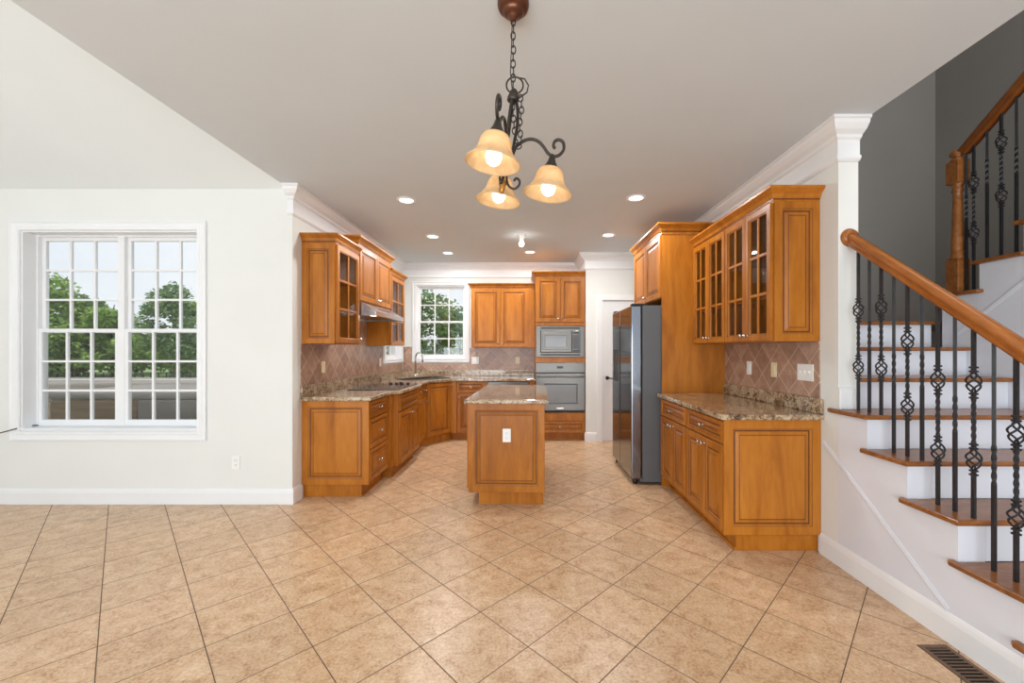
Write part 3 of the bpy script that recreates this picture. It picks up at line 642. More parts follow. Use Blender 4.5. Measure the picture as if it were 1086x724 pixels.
# --- left uppers
UX = -1.748; d = UX-XL-.001
c = thing('wall_cabinet', 'near left wall cabinet with glass door and framed wooden end panel', 'cabinet', (UX, 3.69, 0), L, 'left wall cabinets')
wU = .495; carcass(c, wU, d, 1.392, 2.3, True, 2); end_panel(c, -1, wU, d, 1.392, 2.3, fr=.06)
front(c, 'glass', .008, wU-.008, 1.4, 2.292, (wU-.035, 1.445)); cab_crown(c, wU, d, 2.3, (True, False), .085, .05)
c = thing('wall_cabinet', 'raised two door wall cabinet above the range hood', 'cabinet', (UX, 4.187, 0), L, 'left wall cabinets')
wV = .96; carcass(c, wV, d, 1.835, 2.42); front(c, 'door', .01, wV/2-.002, 1.85, 2.41, (wV/2-.03, 1.895)); front(c, 'door', wV/2+.002, wV-.01, 1.85, 2.41, (wV/2+.03, 1.895))
cab_crown(c, wV, d-.03, 2.42, (True, True), .085, .055)
c = thing('wall_cabinet', 'far left wall cabinet with glass door between hood and window', 'cabinet', (UX, 5.15, 0), L, 'left wall cabinets')
wW = .56; carcass(c, wW, d, 1.392, 2.28, True, 2); mb = MB(); mb.box(-.006, -.0006, 0, d, 1.392, 2.28); mb.build('end_panel', M['wood'], c)
front(c, 'glass', .008, wW-.008, 1.4, 2.272, (.035, 1.445)); cab_crown(c, wW, d, 2.28, (True, True), .085, .05)
# range hood
h_ = thing('range_hood', 'stainless under cabinet range hood over the cooktop', 'range hood', (UX, 4.2, 1.69), L)
wH = .93; mb = MB()
mb.add([(0, d, .02), (0, -.17, .02), (0, -.17, .05), (0, -.02, .143), (0, d, .143), (wH, d, .02), (wH, -.17, .02), (wH, -.17, .05), (wH, -.02, .143), (wH, d, .143)],
       [(0, 1, 2, 3, 4), (9, 8, 7, 6, 5), (1, 6, 7, 2), (2, 7, 8, 3), (3, 8, 9, 4), (0, 4, 9, 5), (0, 5, 6, 1)])
mb.box(0, wH, -.18, -.165, .0, .05, .003); mb.box(0, .014, -.165, d, .0, .02); mb.box(wH-.014, wH, -.165, d, .0, .02); mb.build('canopy', M['hoodsteel'], h_)
mb = MB()
for k in range(14): x = wH*.42+k*.02; mb.box(x, x+.011, -.0755, -.0735, .112, .116, mat=None)
mb = MB(); mx = Matrix.Translation((wH/2, -.1, .0965)) @ Matrix.Rotation(math.atan2(.093, .15), 4, 'X')
for k in range(12): mb.box(-.17+k*.03, -.15+k*.03, -.012, .012, -.001, .0015, mat=mx)
mb.build('vent_slot', M['slot'], h_)
mb = MB(); mb.lathe([(.035, .0195), (.035, .012), (.0001, .011)], 20, Matrix.Translation((.2, -.08, 0)), cap=False); mb.build('hood_lamp', M['can'], h_, 'lit round lamp under the hood')
area_light('hood_light_source', (.2, -.08, .005), (0, 0, 0), .06, .06, 1.5, (1, .93, .8), 'DISK', h_)
# --- back uppers
c = thing('wall_cabinet', 'two door wall cabinet on the back wall right of the window', 'cabinet', (-.882, 6.32, 0), 0)
wX = .985; d = YB-6.32-.001; carcass(c, wX, d, 1.372, 2.29); front(c, 'door', .012, .447, 1.382, 2.28, (.418, 1.43)); front(c, 'door', .451, .886, 1.382, 2.28, (.48, 1.43)); cab_crown(c, wX-.002, d, 2.29, (True, False), .075, .05)
# --- right run
RX = 1.31; d = XR-RX-.001
for (y1, wR, lab) in ((3.975, .643, 'base cabinet beside the fridge panel, one drawer over two doors'), (3.331, .639, 'base cabinet at the near end of right counter with big framed end panel')):
    c = thing('base_cabinet', lab, 'cabinet', (RX, y1, 0), R, 'right run base cabinets'); near = y1 < 3.5
    carcass(c, wR, d, BZ, LZ); toe(c, 0, wR-(.02 if near else 0), .075, d)
    front(c, 'drawer', .012, wR-.012, .71, .862, (wR/2, .786)); front(c, 'door', .012, wR/2-.002, .13, .7, (wR/2-.032, .655)); front(c, 'door', wR/2+.002, wR-.012, .13, .7, (wR/2+.032, .655))
    if near: end_panel(c, 1, wR, d, BZ, LZ, y0=-.02)
ct = thing('countertop', 'granite countertop on the right beside the fridge', 'countertop', (0, 0, LZ), 0, 'granite countertops')
mb = MB(); mb.prism([(1.258, 2.66), (1.264, 2.652), (XR-.001, 2.652), (XR-.001, 3.974), (1.258, 3.974)], .0006, .038, bev=.009); mb.build('slab', M['granite'], ct)
mb = MB(); mb.box(XR-.021, XR-.001, 2.655, 3.974, .0385, .138, .003); mb.build('backsplash', M['granite'], ct)
VX = 1.63; d = XR-VX-.001
for (y1, lab) in ((3.975, 'right wall cabinet with two glass doors beside the fridge enclosure'), (3.338, 'right wall cabinet with two glass doors and framed end panel near the stairs')):
    near = y1 < 3.5; wR = .636; c = thing('wall_cabinet', lab, 'cabinet', (VX, y1, 0), R, 'right glass wall cabinets')
    carcass(c, wR, d, 1.392, 2.318, True, 2)
    front(c, 'glass', .006, wR/2-.002, 1.398, 2.312, (wR/2-.03, 1.44)); front(c, 'glass', wR/2+.002, wR-.006, 1.398, 2.312, (wR/2+.03, 1.44))
    if near: end_panel(c, 1, wR, d, 1.392, 2.318, fr=.06)
    cab_crown(c, wR, d, 2.318, (False, near), .088, .06)
# fridge enclosure
EX = 1.31; d = XR-EX-.001; wF = .985
c = thing('refrigerator_cabinet', 'tall honey wood enclosure over and beside the refrigerator', 'cabinet', (EX, 4.963, 0), R)
mb = MB(); mb.box(wF-.02, wF, -.0, d, .0006, 2.475); mb.build('side_panel', M['wood'], c)
mb = MB(); mb.box(0, .02, 0, d, .0006, 2.475); mb.build('side_panel', M['wood'], c)
mb = MB(); mb.box(.0205, wF-.0205, 0, d, 1.845, 2.475); mb.build('carcass', M['wood'], c)
front(c, 'door', .01, wF/2-.002, 1.85, 2.462, (wF/2-.03, 1.9)); front(c, 'door', wF/2+.002, wF-.01, 1.85, 2.462, (wF/2+.03, 1.9)); cab_crown(c, wF, d-.032, 2.475, (True, True), .09, .06)
# refrigerator: side by side
fr_ = thing('refrigerator', 'stainless side by side refrigerator with dark grey sides', 'refrigerator', (1.13, 4.925, 0), R)
wG = .905; d = .77
mb = MB(); mb.box(0, wG, 0, d, .03, 1.775, .006); mb.box(.02, wG-.02, -.02, .1, .03, .09); mb.build('body', M['greyside'], fr_)
for (x0, x1) in ((0, .4), (.406, wG)):
    mb = MB(); mb.box(x0, x1, -.11, -.008, .06, 1.775, .012); dd = mb.build('door', M['dsteel'], fr_)
    xx = (.4-.02, .4-.002) if x0 == 0 else (.408, .426)
    mb = MB(); mb.box(xx[0], xx[1], -.1125, -.1102, .35, 1.6, .001); mb.build('handle', M['slot'], dd)
    if x0 == 0:
        mb = MB(); mb.rings((.1, -.1105, .98), (1, 0, 0), (0, 0, 1), (0, -1, 0), .2, .36, [(0, 0), (0, .004), (.012, .004), (.014, .002)]); mb.build('water_dispenser', M['black'], dd)
mb = MB()
for (x, y) in ((.06, -.06), (wG-.06, -.06), (.06, d-.06), (wG-.06, d-.06)): mb.lathe([(.022, .0006), (.024, .03), (.02, .06)], 12, Matrix.Translation((x, y, 0)))
mb.build('foot', M['black'], fr_)
mb = MB()
for x in (.05, wG-.05): mb.box(x-.04, x+.04, -.1, .03, 1.776, 1.795, .004)
mb.build('hinge_cover', M['black'], fr_)

# ------------------------------------------------------------------ stairs
RI, RUN, N5, TH = .1935, .2445, 2.287, .026
XS0, XS1 = XR, 3.02
def nosY(k): return N5-(5-k)*RUN
st = thing('staircase', 'oak and white staircase rising at the right and turning back on itself', 'staircase', (XS0, nosY(1), 0))
ox, oy = XS0, nosY(1)
def Pm(mb_, name, mats, **kw):
    o = mb_.build(name, mats, st, **kw); o.data.transform(Matrix.Translation((-ox, -oy, 0))); return o
for k in range(1, 8):
    ny = nosY(k); z1 = RI*k; x0 = XS0-.034 if k <= 5 else XC+.006; x1 = XS1-.0008; bk = ny+RUN+.03
    mb = MB()
    if k <= 5:
        ye = min(bk+.026, YE-.001 if k == 5 else 99); bx0 = XS0+.004
        if k < 5: poly = [(x0, ny), (x1, ny), (x1, bk), (bx0, bk), (bx0, ye), (x0+.012, ye), (x0, ye-.014)]
        else: poly = [(x0, ny), (x1, ny), (x1, bk-.001), (XC+.006, bk-.001), (XC+.006, YE-.001), (XS0-.0006, YE-.001), (XS0-.0006, YE+.06), (x0+.01, YE+.06), (x0, YE+.045)]
        mb.prism(poly, z1-TH, z1, bev=.009)
    else: mb.prism([(x0, ny), (x1, ny), (x1, bk), (x0, bk)], z1-TH, z1, bev=.009)
    Pm(mb, 'tread', M['oak'])
    mb = MB(); mb.box(XC+.001 if k <= 5 else XC+.006, XS1-.001, ny+.03, ny+.046, RI*(k-1)+(.0006 if k == 1 else .0004), z1-TH-.0004); Pm(mb, 'riser', M['stair'])
# landing
k = 8; ny = nosY(8)
mb = MB(); mb.prism([(XC+.006, ny), (3.02, ny), (3.02, ny+.02), (3.999, ny+.02), (3.999, 3.999), (XC+.006, 3.999)], RI*8-TH, RI*8, bev=.008); Pm(mb, 'landing', M['oak'])
mb = MB(); mb.box(XC+.006, XS1-.001, ny+.03, ny+.046, RI*7+.0004, RI*8-TH-.0005); Pm(mb, 'riser', M['stair'])
# stringer wall of the lower flight (stepped, in the plane of the kitchen wall)
pts = [(nosY(1)+.03, .0006)]
for k in range(1, 6):
    pts.append((nosY(k)+.03, RI*k-TH-.0006))
    if k < 5: pts.append((nosY(k+1)+.03, RI*k-TH-.0006))
pts += [(YE-.001, RI*5-TH-.0006), (YE-.001, .0006)]
YZ = Matrix(((0, 0, 1, 0), (1, 0, 0, 0), (0, 1, 0, 0), (0, 0, 0, 1)))
mb = MB(); mb.prism(pts, XS0, XC, mat=YZ); Pm(mb, 'stringer', M['stair'])
# slanted moulding strip on the stringer
def slope_strip(x, sgn, ya, za, yb, zb, wd=.026):
    mb = MB(); dv = Vector((0, yb-ya, zb-za)).normalized(); up = Vector((0, -dv.z, dv.y))
    A, B = Vector((x, ya, za)), Vector((x, yb, zb)); vs = []
    for P_ in (A, B):
        for (u, n_) in ((-wd/2, 0), (-wd/2, .003), (-wd/4, .006), (wd/4, .004), (wd/2, .003), (wd/2, 0)): vs.append(tuple(P_+up*u+Vector((sgn*n_, 0, 0))))
    fs = [(q, (q+1) % 6, 6+(q+1) % 6, 6+q) for q in range(6)]+[tuple(range(6))[::-1], tuple(range(6, 12))]
    return mb.add(vs, fs)
mb = slope_strip(XS0-.0006, -1, 1.87, .142, 2.66, .735); o = Pm(mb, 'moulding', M['stair'])
# upper flight
def uY(k): return 3.0-(k-9)*RUN
XU = XS1
for k in range(9, 16):
    ny = uY(k); z1 = RI*k; mb = MB(); bk = ny-RUN-.03
    poly = [(XU-.034, ny), (3.999, ny), (3.999, bk), (XU+.004, bk), (XU+.004, bk-.026), (XU-.022, bk-.026), (XU-.034, bk-.012)]
    mb.prism(poly, z1-TH, z1, bev=.009); Pm(mb, 'tread', M['oak'])
    mb = MB(); mb.box(XU+.004, 3.999, ny-.046, ny-.03, RI*(k-1)+.0006, z1-TH-.0004); Pm(mb, 'riser', M['stair'])
pts = [(uY(9)-.03, .001)]
for k in range(9, 16):
    pts.append((uY(k)-.03, RI*k-TH-.0006))
    if k < 15: pts.append((uY(k+1)-.03, RI*k-TH-.0006))
pts += [(uY(16), RI*15-TH-.0006), (uY(16), 1.2), (1.0, .9), (1.0, .001)]
mb = MB(); mb.prism(pts, XU, XU+.06, mat=YZ); Pm(mb, 'stringer', M['stair'])
mb = slope_strip(XU-.0006, -1, 2.9, 1.42, 2.2, 1.974); Pm(mb, 'moulding', M['stair'])
mb = MB(); mb.box(XR-.0, XC, YE-.014, YE-.001, RI*5+.0006, RI*5+.135, .003); struct(mb, 'baseboard_column', M['trim'], 'white base block at the foot of the wall column on the stair', 'baseboard')

# balusters: origin at the foot on the tread
def rot_pts(h, zones):
    zs = [0]; tw = [0]; cur = 0
    for (a, b, turns) in zones:
        zs.append(a); tw.append(cur)
        n_ = 22
        for i in range(1, n_+1): zs.append(a+(b-a)*i/n_); tw.append(cur+turns*2*PI*i/n_)
        cur += turns*2*PI
    zs.append(h); tw.append(cur); return zs, tw
def bar(h, zones, r=.009):
    zs, tw = rot_pts(h, zones); mb = MB(); mb.tube([(0, 0, z) for z in zs], r, 4, twist=tw); return mb
def basket_mb(zc_, hh=.088, rmax=.026):
    mb = MB()
    for q in range(4):
        pts = []
        for i in range(15):
            t = i/14; a = q*PI/2+t*PI*1.1; rr = .006+(rmax-.006)*math.sin(PI*t)**.9; pts.append((rr*math.cos(a), rr*math.sin(a), zc_-hh/2+hh*t))
        mb.tube(pts, .0042, 6)
    for s in (-1, 1):
        for e in (.006, .024): mb.box(-.0115, .0115, -.0115, .0115, zc_+s*(hh/2+e)-.0045, zc_+s*(hh/2+e)+.0045, .002)
    return mb
def baluster(parent, x, y, zb, ztop, double, dz=0):
    h = ztop-zb; o_ = parent.location
    if double:
        a, b = .263+dz, .608+dz; hh = .088
        mb = MB(); pass
        # square bar is interrupted at the baskets
        for (z0, z1, zn) in ((0, a-hh/2, []), (a+hh/2, b-hh/2, [(.03, b-a-hh-.03, 1.5)]), (b+hh/2, h, [])):
            t_ = bar(z1-z0, zn); mb.add([(p[0], p[1], p[2]+z0) for p in t_.v], t_.f)
        ob = mb.build('baluster', M['iron'], parent); ob.location = (x-o_.x, y-o_.y, zb-o_.z)
        for zc_ in (a, b): basket_mb(zc_).build('basket', M['iron'], ob)
    else:
        mb = bar(h, [(.37+dz, .54+dz, 1.1)]); ob = mb.build('baluster', M['iron'], parent); ob.location = (x-o_.x, y-o_.y, zb-o_.z)
    return ob
def rail_sect(s=1.0):
    return [(a*s, b*s) for a, b in ((-.032, -.022), (-.032, .022), (-.02, .026), (-.008, .022), (.0, .03), (.016, .034), (.03, .024), (.036, .0), (.03, -.024), (.016, -.034), (.0, -.03), (-.008, -.022), (-.02, -.026))]
XB = 1.998; SL = RI/RUN
def railz(y): return 2.033-(YE-y)*.788
rl = thing('stair_railing', 'lower oak handrail with iron balusters running down from the wall column', 'railing', (XB, YE, 0))
mb = MB(); mb.tube([(0, -.004, railz(YE-.004)), (0, -.03, railz(YE-.03)), (0, .9-YE, railz(.9))], 1, sect=rail_sect(), up=(0, 0, 1)); mb.build('handrail', M['rail_oak'], rl)
mb = MB(); mb.lathe([(.056, .001), (.056, .008), (.05, .014), (.046, .022), (.036, .026), (.03, .028)], 28, Matrix.Translation((0, 0, 2.033)) @ Matrix.Rotation(PI/2, 4, 'X')); mb.build('rosette', M['rail_oak'], rl)
for i in range(14):
    y = 2.464-.0797*i; kk = 5
    while kk > 1 and y < nosY(kk)+.012: kk -= 1
    baluster(rl, XB, y, RI*kk+.0004, railz(y)-.034, i % 2 == 0)
ul = thing('stair_railing', 'upper oak handrail with turned newel post and iron balusters by the grey wall', 'railing', (XU+.012, 2.875, RI*9))
nx = 0
nb = MB(); nw = .043
nb.box(-nw, nw, -nw, nw, .0006, .235, .004)
nb.lathe([(nw*1.1, .235), (nw*1.1, .24), (.037, .252), (.04, .262), (.034, .272), (.036, .3), (.03, .5), (.026, .66), (.025, .7), (.033, .71), (.033, .722), (.027, .73), (.03, .75), (nw*1.0, .765)], 24)
nb.box(-nw, nw, -nw, nw, .765, .925, .004)
nb.lathe([(nw*1.05, .925), (nw*1.05, .935), (.03, .945), (.026, .955), (.042, .968), (.045, .98), (.038, .994), (.02, 1.004), (.0001, 1.008)], 24, cap=False)
nb.build('newel_post', M['oak'], ul)
bx0, by0, bz0 = ul.location
def urz(y): return 2.695+(2.86-y)*.76
mb = MB(); mb.tube([(0, 2.835-by0, urz(2.835)-bz0), (0, 1.5-by0, urz(1.5)-bz0)], 1, sect=rail_sect(), up=(0, 0, 1)); mb.build('handrail', M['rail_oak'], ul)
for i in range(9):
    y = 2.852-.0808*i-.06*(i == -1)
    if i == 0: y = 2.818
    kk = 9
    while y < uY(kk+1)-.0: kk += 1
    baluster(ul, bx0, y, RI*kk+.0004, urz(y)-.034, i % 2 == 1, .125)

# ------------------------------------------------------------------ lamps
def tilt_pt(p): return p
HP = Vector((-.06, 1.655, 2.36)); TIL = math.radians(7)
ch = thing('chandelier', 'dark bronze three light chandelier with amber bell shades', 'chandelier', HP)
mb = MB(); zt_ = CH-HP.z-.0006
mb.lathe([(.064, zt_), (.064, zt_-.01), (.06, zt_-.022), (.05, zt_-.03), (.044, zt_-.03), (.042, zt_-.04), (.032, zt_-.05), (.024, zt_-.05), (.022, zt_-.058), (.014, zt_-.062), (.009, zt_-.07), (.0001, zt_-.072)], 32, cap=False); mb.build('canopy', M['canopy'], ch)
mb = MB()
def link(mb_, cx, cy, cz, ax, ln=.017, wd=.0088, r=.0026, tilt=0):
    pts = []
    for i in range(20):
        a = 2*PI*i/20; p = Vector((wd*math.cos(a)*(1 if ax == 0 else 0), wd*math.cos(a)*(1 if ax else 0), ln*math.sin(a)))
        if tilt: p = Matrix.Rotation(tilt, 3, 'Y') @ p
        pts.append((cx+p.x, cy+p.y, cz+p.z))
    mb_.tube(pts, r, 6, closed=True)
z = zt_-.075; i = 0
while z > .045: link(mb, .001*math.sin(i*2), 0, z, i % 2); z -= .0285; i += 1
mb.build('chain', M['bronze'], ch)
mb = MB(); mb.tube([(-.004, 0, zt_-.06), (-.008, .004, .2), (-.012, .003, .1), (-.004, 0, .03), (.004, 0, .0)], .0022, 6); mb.build('cord', M['bronze'], ch)
TM = Matrix.Rotation(TIL, 4, 'Y')          # the fixture hangs a little out of plumb
mb = MB(); mb.lathe([(.006, .035), (.012, .03), (.018, .02), (.021, .005), (.024, -.002), (.024, -.014), (.018, -.018)], 20, TM)
ring = [(.034*math.cos(2*PI*k/24), 0, .05+.034*math.sin(2*PI*k/24)) for k in range(24)]; mb.tube(ring, .0035, 7, closed=True, mat=TM)
mb.tube([(.012, .004, .085), (.036, .006, .085), (.055, .006, .06), (.052, .004, .03), (.034, .002, .012), (.022, 0, .0)], .003, 7, mat=TM)
mb.tube([(0, 0, -.01), (0, 0, -.36)], .0055, 8, mat=TM); mb.build('stem', M['bronze'], ch)
mb = MB(); z = -.01
for i in range(8): link(mb, .03+.004*math.sin(i), -.012, z-i*.024, i % 2, .015)
for i in range(7): link(mb, -.002+.002*i, -.02, -.05-i*.024, i % 2, .015)
link(mb, .018, -.016, -.205, 0, .012, .016); mb.build('loose_chain', M['bronze'], ch)
mb = MB(); mb.lathe([(.007, -.335), (.014, -.345), (.017, -.355), (.011, -.366), (.013, -.374), (.009, -.386), (.0001, -.4)], 16, TM, cap=False); mb.build('finial', M['gold'], ch, 'gold bottom finial')
def smooth_pts(P_, n_=6):
    P_ = [Vector(p) for p in P_]; out = []
    for i in range(len(P_)-1):
        p0, p1, p2, p3 = P_[max(i-1, 0)], P_[i], P_[i+1], P_[min(i+2, len(P_)-1)]
        for k in range(n_):
            t = k/n_; out.append(.5*((2*p1)+(p2-p0)*t+(2*p0-5*p1+4*p2-p3)*t*t+(3*p1-p0-3*p2+p3)*t**3))
    out.append(P_[-1]); return out
arm_prof = [(.014, -.01), (.026, -.06), (.03, -.12), (.026, -.18), (.024, -.235), (.034, -.2), (.05, -.178), (.075, -.16), (.1, -.154), (.125, -.16), (.148, -.178), (.168, -.2), (.192, -.209), (.215, -.2), (.23, -.176), (.226, -.148), (.207, -.138), (.19, -.148), (.187, -.168), (.196, -.176)]
scroll = [(.022, -.22), (.014, -.27), (.012, -.32), (.024, -.356), (.048, -.366), (.066, -.35), (.066, -.33), (.052, -.322), (.044, -.334)]
for (az, rs) in ((264, 1.08), (5, 1.0), (100, .92)):
    A = TM @ Matrix.Rotation(math.radians(az), 4, 'Z')
    mb = MB(); mb.tube(smooth_pts([(r_*(rs if r_ > .06 else 1), 0, z_) for r_, z_ in arm_prof], 5), .0065, 8, mat=A); mb.tube(smooth_pts([(r_, 0, z_) for r_, z_ in scroll], 5), .0048, 8, mat=A)
    arm = mb.build('arm', M['bronze'], ch)
    B = A @ Matrix.Translation((.187*rs, 0, -.21))
    mb = MB(); mb.lathe([(.004, .01), (.008, .004), (.012, -.004), (.016, -.02), (.024, -.036), (.031, -.048), (.031, -.054), (.02, -.056)], 20, B); mb.build('shade_holder', M['bronze'], arm)
    pr = [(.03, -.05), (.045, -.056), (.055, -.072), (.059, -.09), (.062, -.104), (.07, -.12), (.084, -.138), (.097, -.15), (.1, -.156)]
    mb = MB(); mb.lathe(pr+[(.097, -.157)]+[(r_-.0035, z_-.002) for r_, z_ in pr[::-1][1:]], 40, B, cap=False); mb.build('shade', M['shade'], ch, 'glowing amber glass bell shade')
    mb = MB(); mb.lathe([(.013, -.06), (.014, -.08), (.022, -.104), (.0285, -.122), (.029, -.136), (.023, -.152), (.011, -.161), (.0001, -.163)], 24, B, cap=False); mb.build('bulb', M['bulb'], ch)
cans = [(-1.142, 3.825, 'recessed ceiling light at the left nearest the chandelier, above left glass cabinet'), (-1.18, 5.05, 'recessed ceiling light on the left between two others, level with the hood'),
        (-1.162, 5.905, 'recessed ceiling light at far left near the sink window'), (.027, 5.85, 'recessed ceiling light at centre back behind the bare bulb'),
        (.981, 4.985, 'recessed ceiling light at far right above the refrigerator'), (.998, 3.766, 'recessed ceiling light at right nearest the right glass cabinets')]
for (x, y, lab) in cans:
    c = thing('recessed_light', lab, 'ceiling light', (x, y, CH), 0, 'recessed ceiling lights')
    mb = MB(); mb.lathe([(.088, -.0006), (.088, -.004), (.08, -.008), (.066, -.009), (.064, -.0015)], 32, cap=False); mb.build('trim_ring', M['trim'], c)
    mb = MB(); mb.lathe([(.064, -.003), (.04, -.0055), (.0001, -.0065)], 28, cap=False); mb.build('lens', M['can'], c)
    area_light('lamp_light', (0, 0, -.014), (0, 0, 0), .12, .12, CAN_W, (1, .98, .95), 'DISK', c)
c = thing('bulb_holder', 'white porcelain holder with one bare lit bulb on the ceiling', 'ceiling light', (-.08, 5.0, CH))
mb = MB(); mb.lathe([(.058, -.0006), (.058, -.01), (.048, -.02), (.03, -.026), (.026, -.05), (.02, -.054)], 28); mb.build('socket', M['plastic'], c)
mb = MB(); mb.lathe([(.014, -.055), (.016, -.07), (.028, -.09), (.032, -.108), (.026, -.126), (.012, -.136), (.0001, -.138)], 24, cap=False); mb.build('bulb', M['porcelain_bulb'], c)

# ------------------------------------------------------------------ outlets, switches, register, cable (local: front facing -y)
def plate(name, label, cat, loc, rz, mat, kind, gang=1, group=None):
    r = thing(name, label, cat, loc, rz, group); wd = .07+.046*(gang-1); ht = .115
    mb = MB(); mb.box(-wd/2, wd/2, -.006, -.0006, -ht/2, ht/2, .003); mb.build('cover_plate', mat, r)
    for g in range(gang):
        cx = (g-(gang-1)/2)*.046
        if kind == 'outlet':
            for s in (-1, 1):
                mb = MB(); zc_ = s*.02; mb.prism([(x, y) for x, y in rrect(.017, .0145, .009)], .006, .0085, mat=Matrix.Translation((cx, 0, zc_)) @ Matrix.Rotation(PI/2, 4, 'X'))
                mb.box(cx-.008, cx-.006, -.0092, -.008, zc_-.003, zc_+.006, mi=1); mb.box(cx+.006, cx+.008, -.0092, -.008, zc_-.003, zc_+.006, mi=1); mb.box(cx-.002, cx+.002, -.0092, -.008, zc_-.011, zc_-.007, mi=1)
                mb.build('socket', [mat, M['slot']], r)
        elif kind == 'toggle':
            mb = MB(); mb.box(cx-.005, cx+.005, -.008, -.0055, -.012, .012); mb.box(cx-.004, cx+.004, -.017, -.007, .0, .009, .002); mb.build('toggle', mat, r)
        else:
            mb = MB(); mb.box(cx-.0165, cx+.0165, -.009, -.0055, -.033, .033, .002); mb.build('rocker', mat, r)
    return r
plate('electrical_outlet', 'white outlet low on the wall right of the wide window', 'outlet', (-2.533, YN, .36), 0, M['plastic'], 'outlet')
ip = Matrix.Rotation(IA, 4, 'Z') @ Vector((.33, -.0118, 0)); plate('electrical_outlet', 'white outlet on the end panel of the island', 'outlet', (-.512+ip.x, 3.512+ip.y, .604), IA, M['plastic'], 'outlet')
plate('light_switch', 'almond switch plate on the left tile backsplash', 'switch', (XL+.008, 4.05, 1.166), L, M['almond'], 'rocker')
plate('light_switch', 'white switch plate beside the left wall window', 'switch', (XL+.008, 5.61, 1.166), L, M['plastic'], 'rocker')
plate('light_switch', 'white double switch plate on the back tile right of the window', 'switch', (-.858, YB-.008, 1.166), 0, M['plastic'], 'rocker', 2)
plate('electrical_outlet', 'almond outlet on the back tile near the oven tower', 'outlet', (-.172, YB-.008, 1.166), 0, M['almond'], 'outlet')
plate('light_switch', 'white single plate on right backsplash nearest the fridge', 'switch', (XR-.008, 3.536, 1.18), R, M['plastic'], 'rocker')
plate('electrical_outlet', 'almond plate in the middle of the right backsplash', 'outlet', (XR-.008, 3.18, 1.18), R, M['almond'], 'rocker')
plate('light_switch', 'white triple toggle switch plate at near end of right backsplash', 'switch', (XR-.008, 2.82, 1.18), R, M['plastic'], 'toggle', 3)
v = thing('floor_register', 'brown metal floor register by the foot of the stairs', 'floor vent', (1.757, 1.843, 0))
mb = MB(); mb.rings((0, -.36, .0006), (1, 0, 0), (0, 1, 0), (0, 0, 1), .135, .36, [(0, 0), (.002, .004), (.018, .005), (.02, .002), (.02, 0)], fill=False); mb.build('frame', M['register'], v)
mb = MB(); mb.box(.018, .117, -.342, -.018, .0004, .0012); mb.build('duct', M['void'], v)
for i in range(17): mb = MB(); mb.box(.0205, .1145, -.034-i*.0185, -.027-i*.0185, .0014, .0045); mb.build('louver', M['register'], v)
mb = MB(); mb.tube(smooth_pts([(-4.36, 3.625, .665), (-4.41, 3.58, .668), (-4.415, 3.5, .655), (-4.49, 3.46, .63), (-4.6, 3.42, .6), (-4.8, 3.4, .53), (-5.1, 3.4, .42), (-5.24, 3.42, .34)], 5), .0045, 6)
tag(mb.build('cable', M['black']), 'thin black cable reaching to the window sill at far left', 'cable')

# ------------------------------------------------------------------ outdoors
mb = MB(); mb.box(-120, 120, 6.9, 140, -1.3, -1.05); mb.box(-120, -5.45, -60, 6.9, -1.3, -1.05)
struct(mb, 'ground', M['lawn'], 'green lawn outside the windows', 'ground')
mb = MB(); mb.box(-9.6, XL-.3, YN+.21, 8.2, -1.04, 0)
struct(mb, 'patio', M['concrete'], 'raised concrete patio outside the nook window', 'patio')
ht_ = thing('hot_tub', 'large brown sided covered tub outside the wide left window', 'hot tub', (-5.35, 4.55, -.0))
mb = MB(); mb.box(.04, 2.0, .04, 2.3, .001, .6, .03); mb.box(-3.6, .04, 1.2, 2.3, .001, .6, .03); mb.build('cabinet', M['hot_side'], ht_)
mb = MB(); mb.box(1.02, 2.01, .02, .038, .02, .45); mb.build('base_panel', M['khaki'], ht_, 'khaki lower panel')
mb = MB(); mb.box(0, .98, -.0, .039, .1, .77, .018); mb.box(.04, .94, -.004, .0, .36, .372, mi=1); mb.build('front_panel', [M['hot_side'], M['void']], ht_)
mb = MB(); mb.box(-.02, 2.04, -.01, 1.16, .775, .86, .03); mb.box(1.0, 2.04, -.012, .04, .46, .775, .012); mb.box(-3.7, 2.04, 1.2, 2.36, .6, .87, .03); mb.build('cover', M['hot_cover'], ht_)
mb = MB(); mb.box(-3.69, 2.03, 1.7, 1.75, .868, .885, .004); mb.build('strap', M['concrete'], ht_)
fe = thing('garden_fence', 'low dark railing fence on a white kerb across the lawn', 'fence', (-40, 30, -1.05))
mb = MB(); mb.box(0, 30, -.1, .1, .001, .16); mb.build('kerb', M['concrete'], fe)
mb = MB(); mb.box(0, 30, -.03, .03, .7, .75); mb.box(0, 30, -.02, .02, .24, .27); mb.build('rail', M['iron'], fe)
for i in range(51): mb = MB(); mb.box(i*.58, i*.58+.06, -.03, .03, .16, .7); mb.build('fence_post', M['iron'], fe)
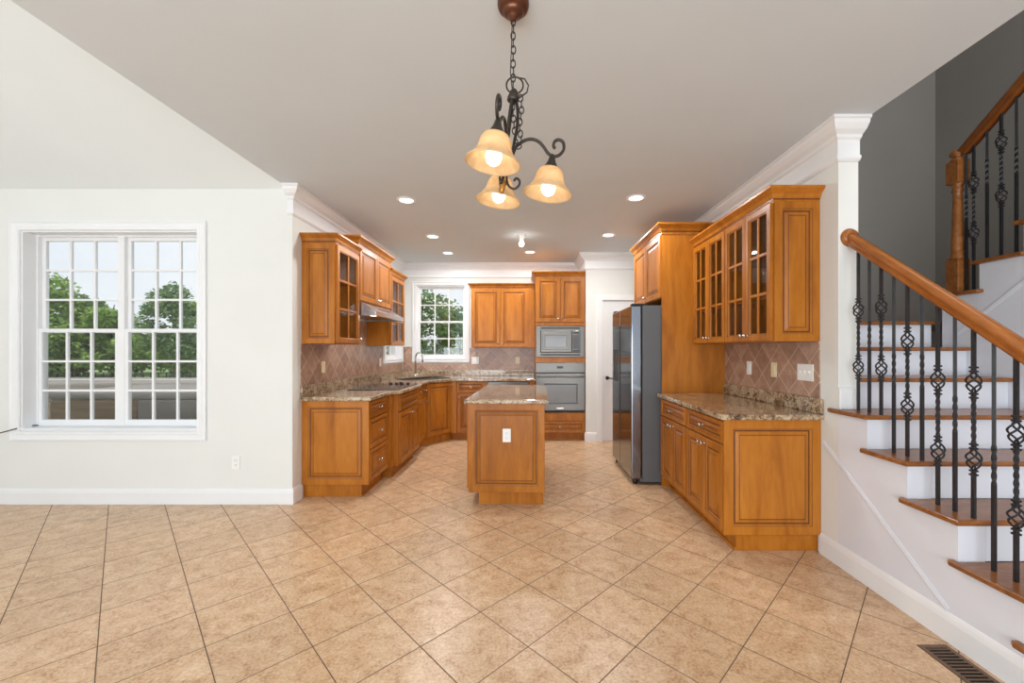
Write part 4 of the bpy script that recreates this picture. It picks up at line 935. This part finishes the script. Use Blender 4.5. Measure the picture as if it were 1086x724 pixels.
def tree(label, x, y, h, cr, mat, n_, trunk_h, seed, group, ls=.2, fl=1.0):
    rd = random.Random(seed); t = thing('tree', label, 'tree', (x, y, -1.05), 0, group)
    mb = MB(); mb.tube(smooth_pts([(0, 0, .001), (.1, .05, h*.3), (-.1, .1, h*.6), (.05, 0, h*.9)], 4), [.28*h/12*(1-.8*i/12) for i in range(13)], 8)
    for k in range(5):
        a = k*1.3+seed; z0 = h*(.4+.1*k); mb.tube([(0, 0, z0), (math.cos(a)*cr*.5, math.sin(a)*cr*.5, z0+cr*.3)], [.1*h/12, .03], 6)
    mb.build('trunk', M['bark'], t)
    cl = []
    for k in range(26):
        a = rd.random()*2*PI; zz = rd.random(); rr = cr*(1-.55*abs(zz*2-.9))*rd.random()**.5*.85
        cl.append((rr*math.cos(a), rr*math.sin(a), trunk_h+(h-trunk_h)*zz*.92, cr*rd.uniform(.24, .42)))
    vs = []; fs = []
    for i in range(n_):
        c = cl[rd.randrange(len(cl))]; v = Vector((rd.gauss(0, 1), rd.gauss(0, 1), rd.gauss(0, 1))).normalized()*c[3]*rd.uniform(.6, 1.02); v.z *= .75*fl
        p = Vector(c[:3])+v; u = Vector((rd.gauss(0, 1), rd.gauss(0, 1), rd.gauss(0, .6))).normalized(); q = u.cross(Vector((rd.gauss(0, 1), rd.gauss(0, 1), rd.gauss(0, 1)))).normalized(); s = ls*rd.uniform(.6, 1.3)
        b = len(vs); vs += [tuple(p-u*s), tuple(p+q*s*.5), tuple(p+u*s), tuple(p-q*s*.5)]; fs.append((b, b+1, b+2, b+3))
    mb = MB(); mb.add(vs, fs); mb.build('foliage', mat, t, recalc=False)
# through the nook window
for i, (px, Y, ytop, cr, mt, lab) in enumerate((
    (35, 34, 296, 4.6, 'leaf', 'broad leafy oak seen at the left edge of the wide window'),
    (82, 37, 312, 3.6, 'leaf_dark', 'rounded tree behind the left sash, second from the left'),
    (118, 36, 320, 3.2, 'leaf', 'lower leafy tree behind the middle of the wide window'),
    (150, 40, 350, 3.2, 'leaf', 'small green tree at centre of the wide window, lower than its neighbours'),
    (186, 33, 306, 2.9, 'leaf_dark', 'open crowned pine tree behind the right sash'),
    (214, 36, 318, 3.4, 'leaf', 'leafy tree at the right edge of the wide window'),
    (60, 38, 352, 3.8, 'leaf', 'bushy low tree in front of the left sash trees'),
    (205, 38, 352, 3.4, 'leaf', 'bushy low tree beneath the pine'))):
    h = 1.335+1.05+(371-ytop)*Y/432
    tree(lab, (px-560)*Y/432, Y, h, cr, M[mt], 5200 if ytop < 340 else 3600, h*(.12 if i != 4 else .3), 11+i, 'trees across the lawn', .22 if i != 4 else .17)
for i, (px, Y, ytop, cr, mt, lab) in enumerate((
    (448, 22, 306, 2.6, 'leaf_dark', 'tree close behind the left half of the back window'),
    (470, 24, 312, 2.4, 'leaf', 'slender tree centred in the back window'),
    (489, 21, 322, 2.0, 'leaf_dark', 'tree at the right of the back window'),
    (402, 20, 300, 2.6, 'leaf', 'tree outside the left wall window'))):
    h = 1.335+1.05+(371-ytop)*Y/432
    tree(lab, (px-560)*Y/432, Y, h, cr, M[mt], 2600, h*.08, 41+i, 'trees behind the kitchen', .13)
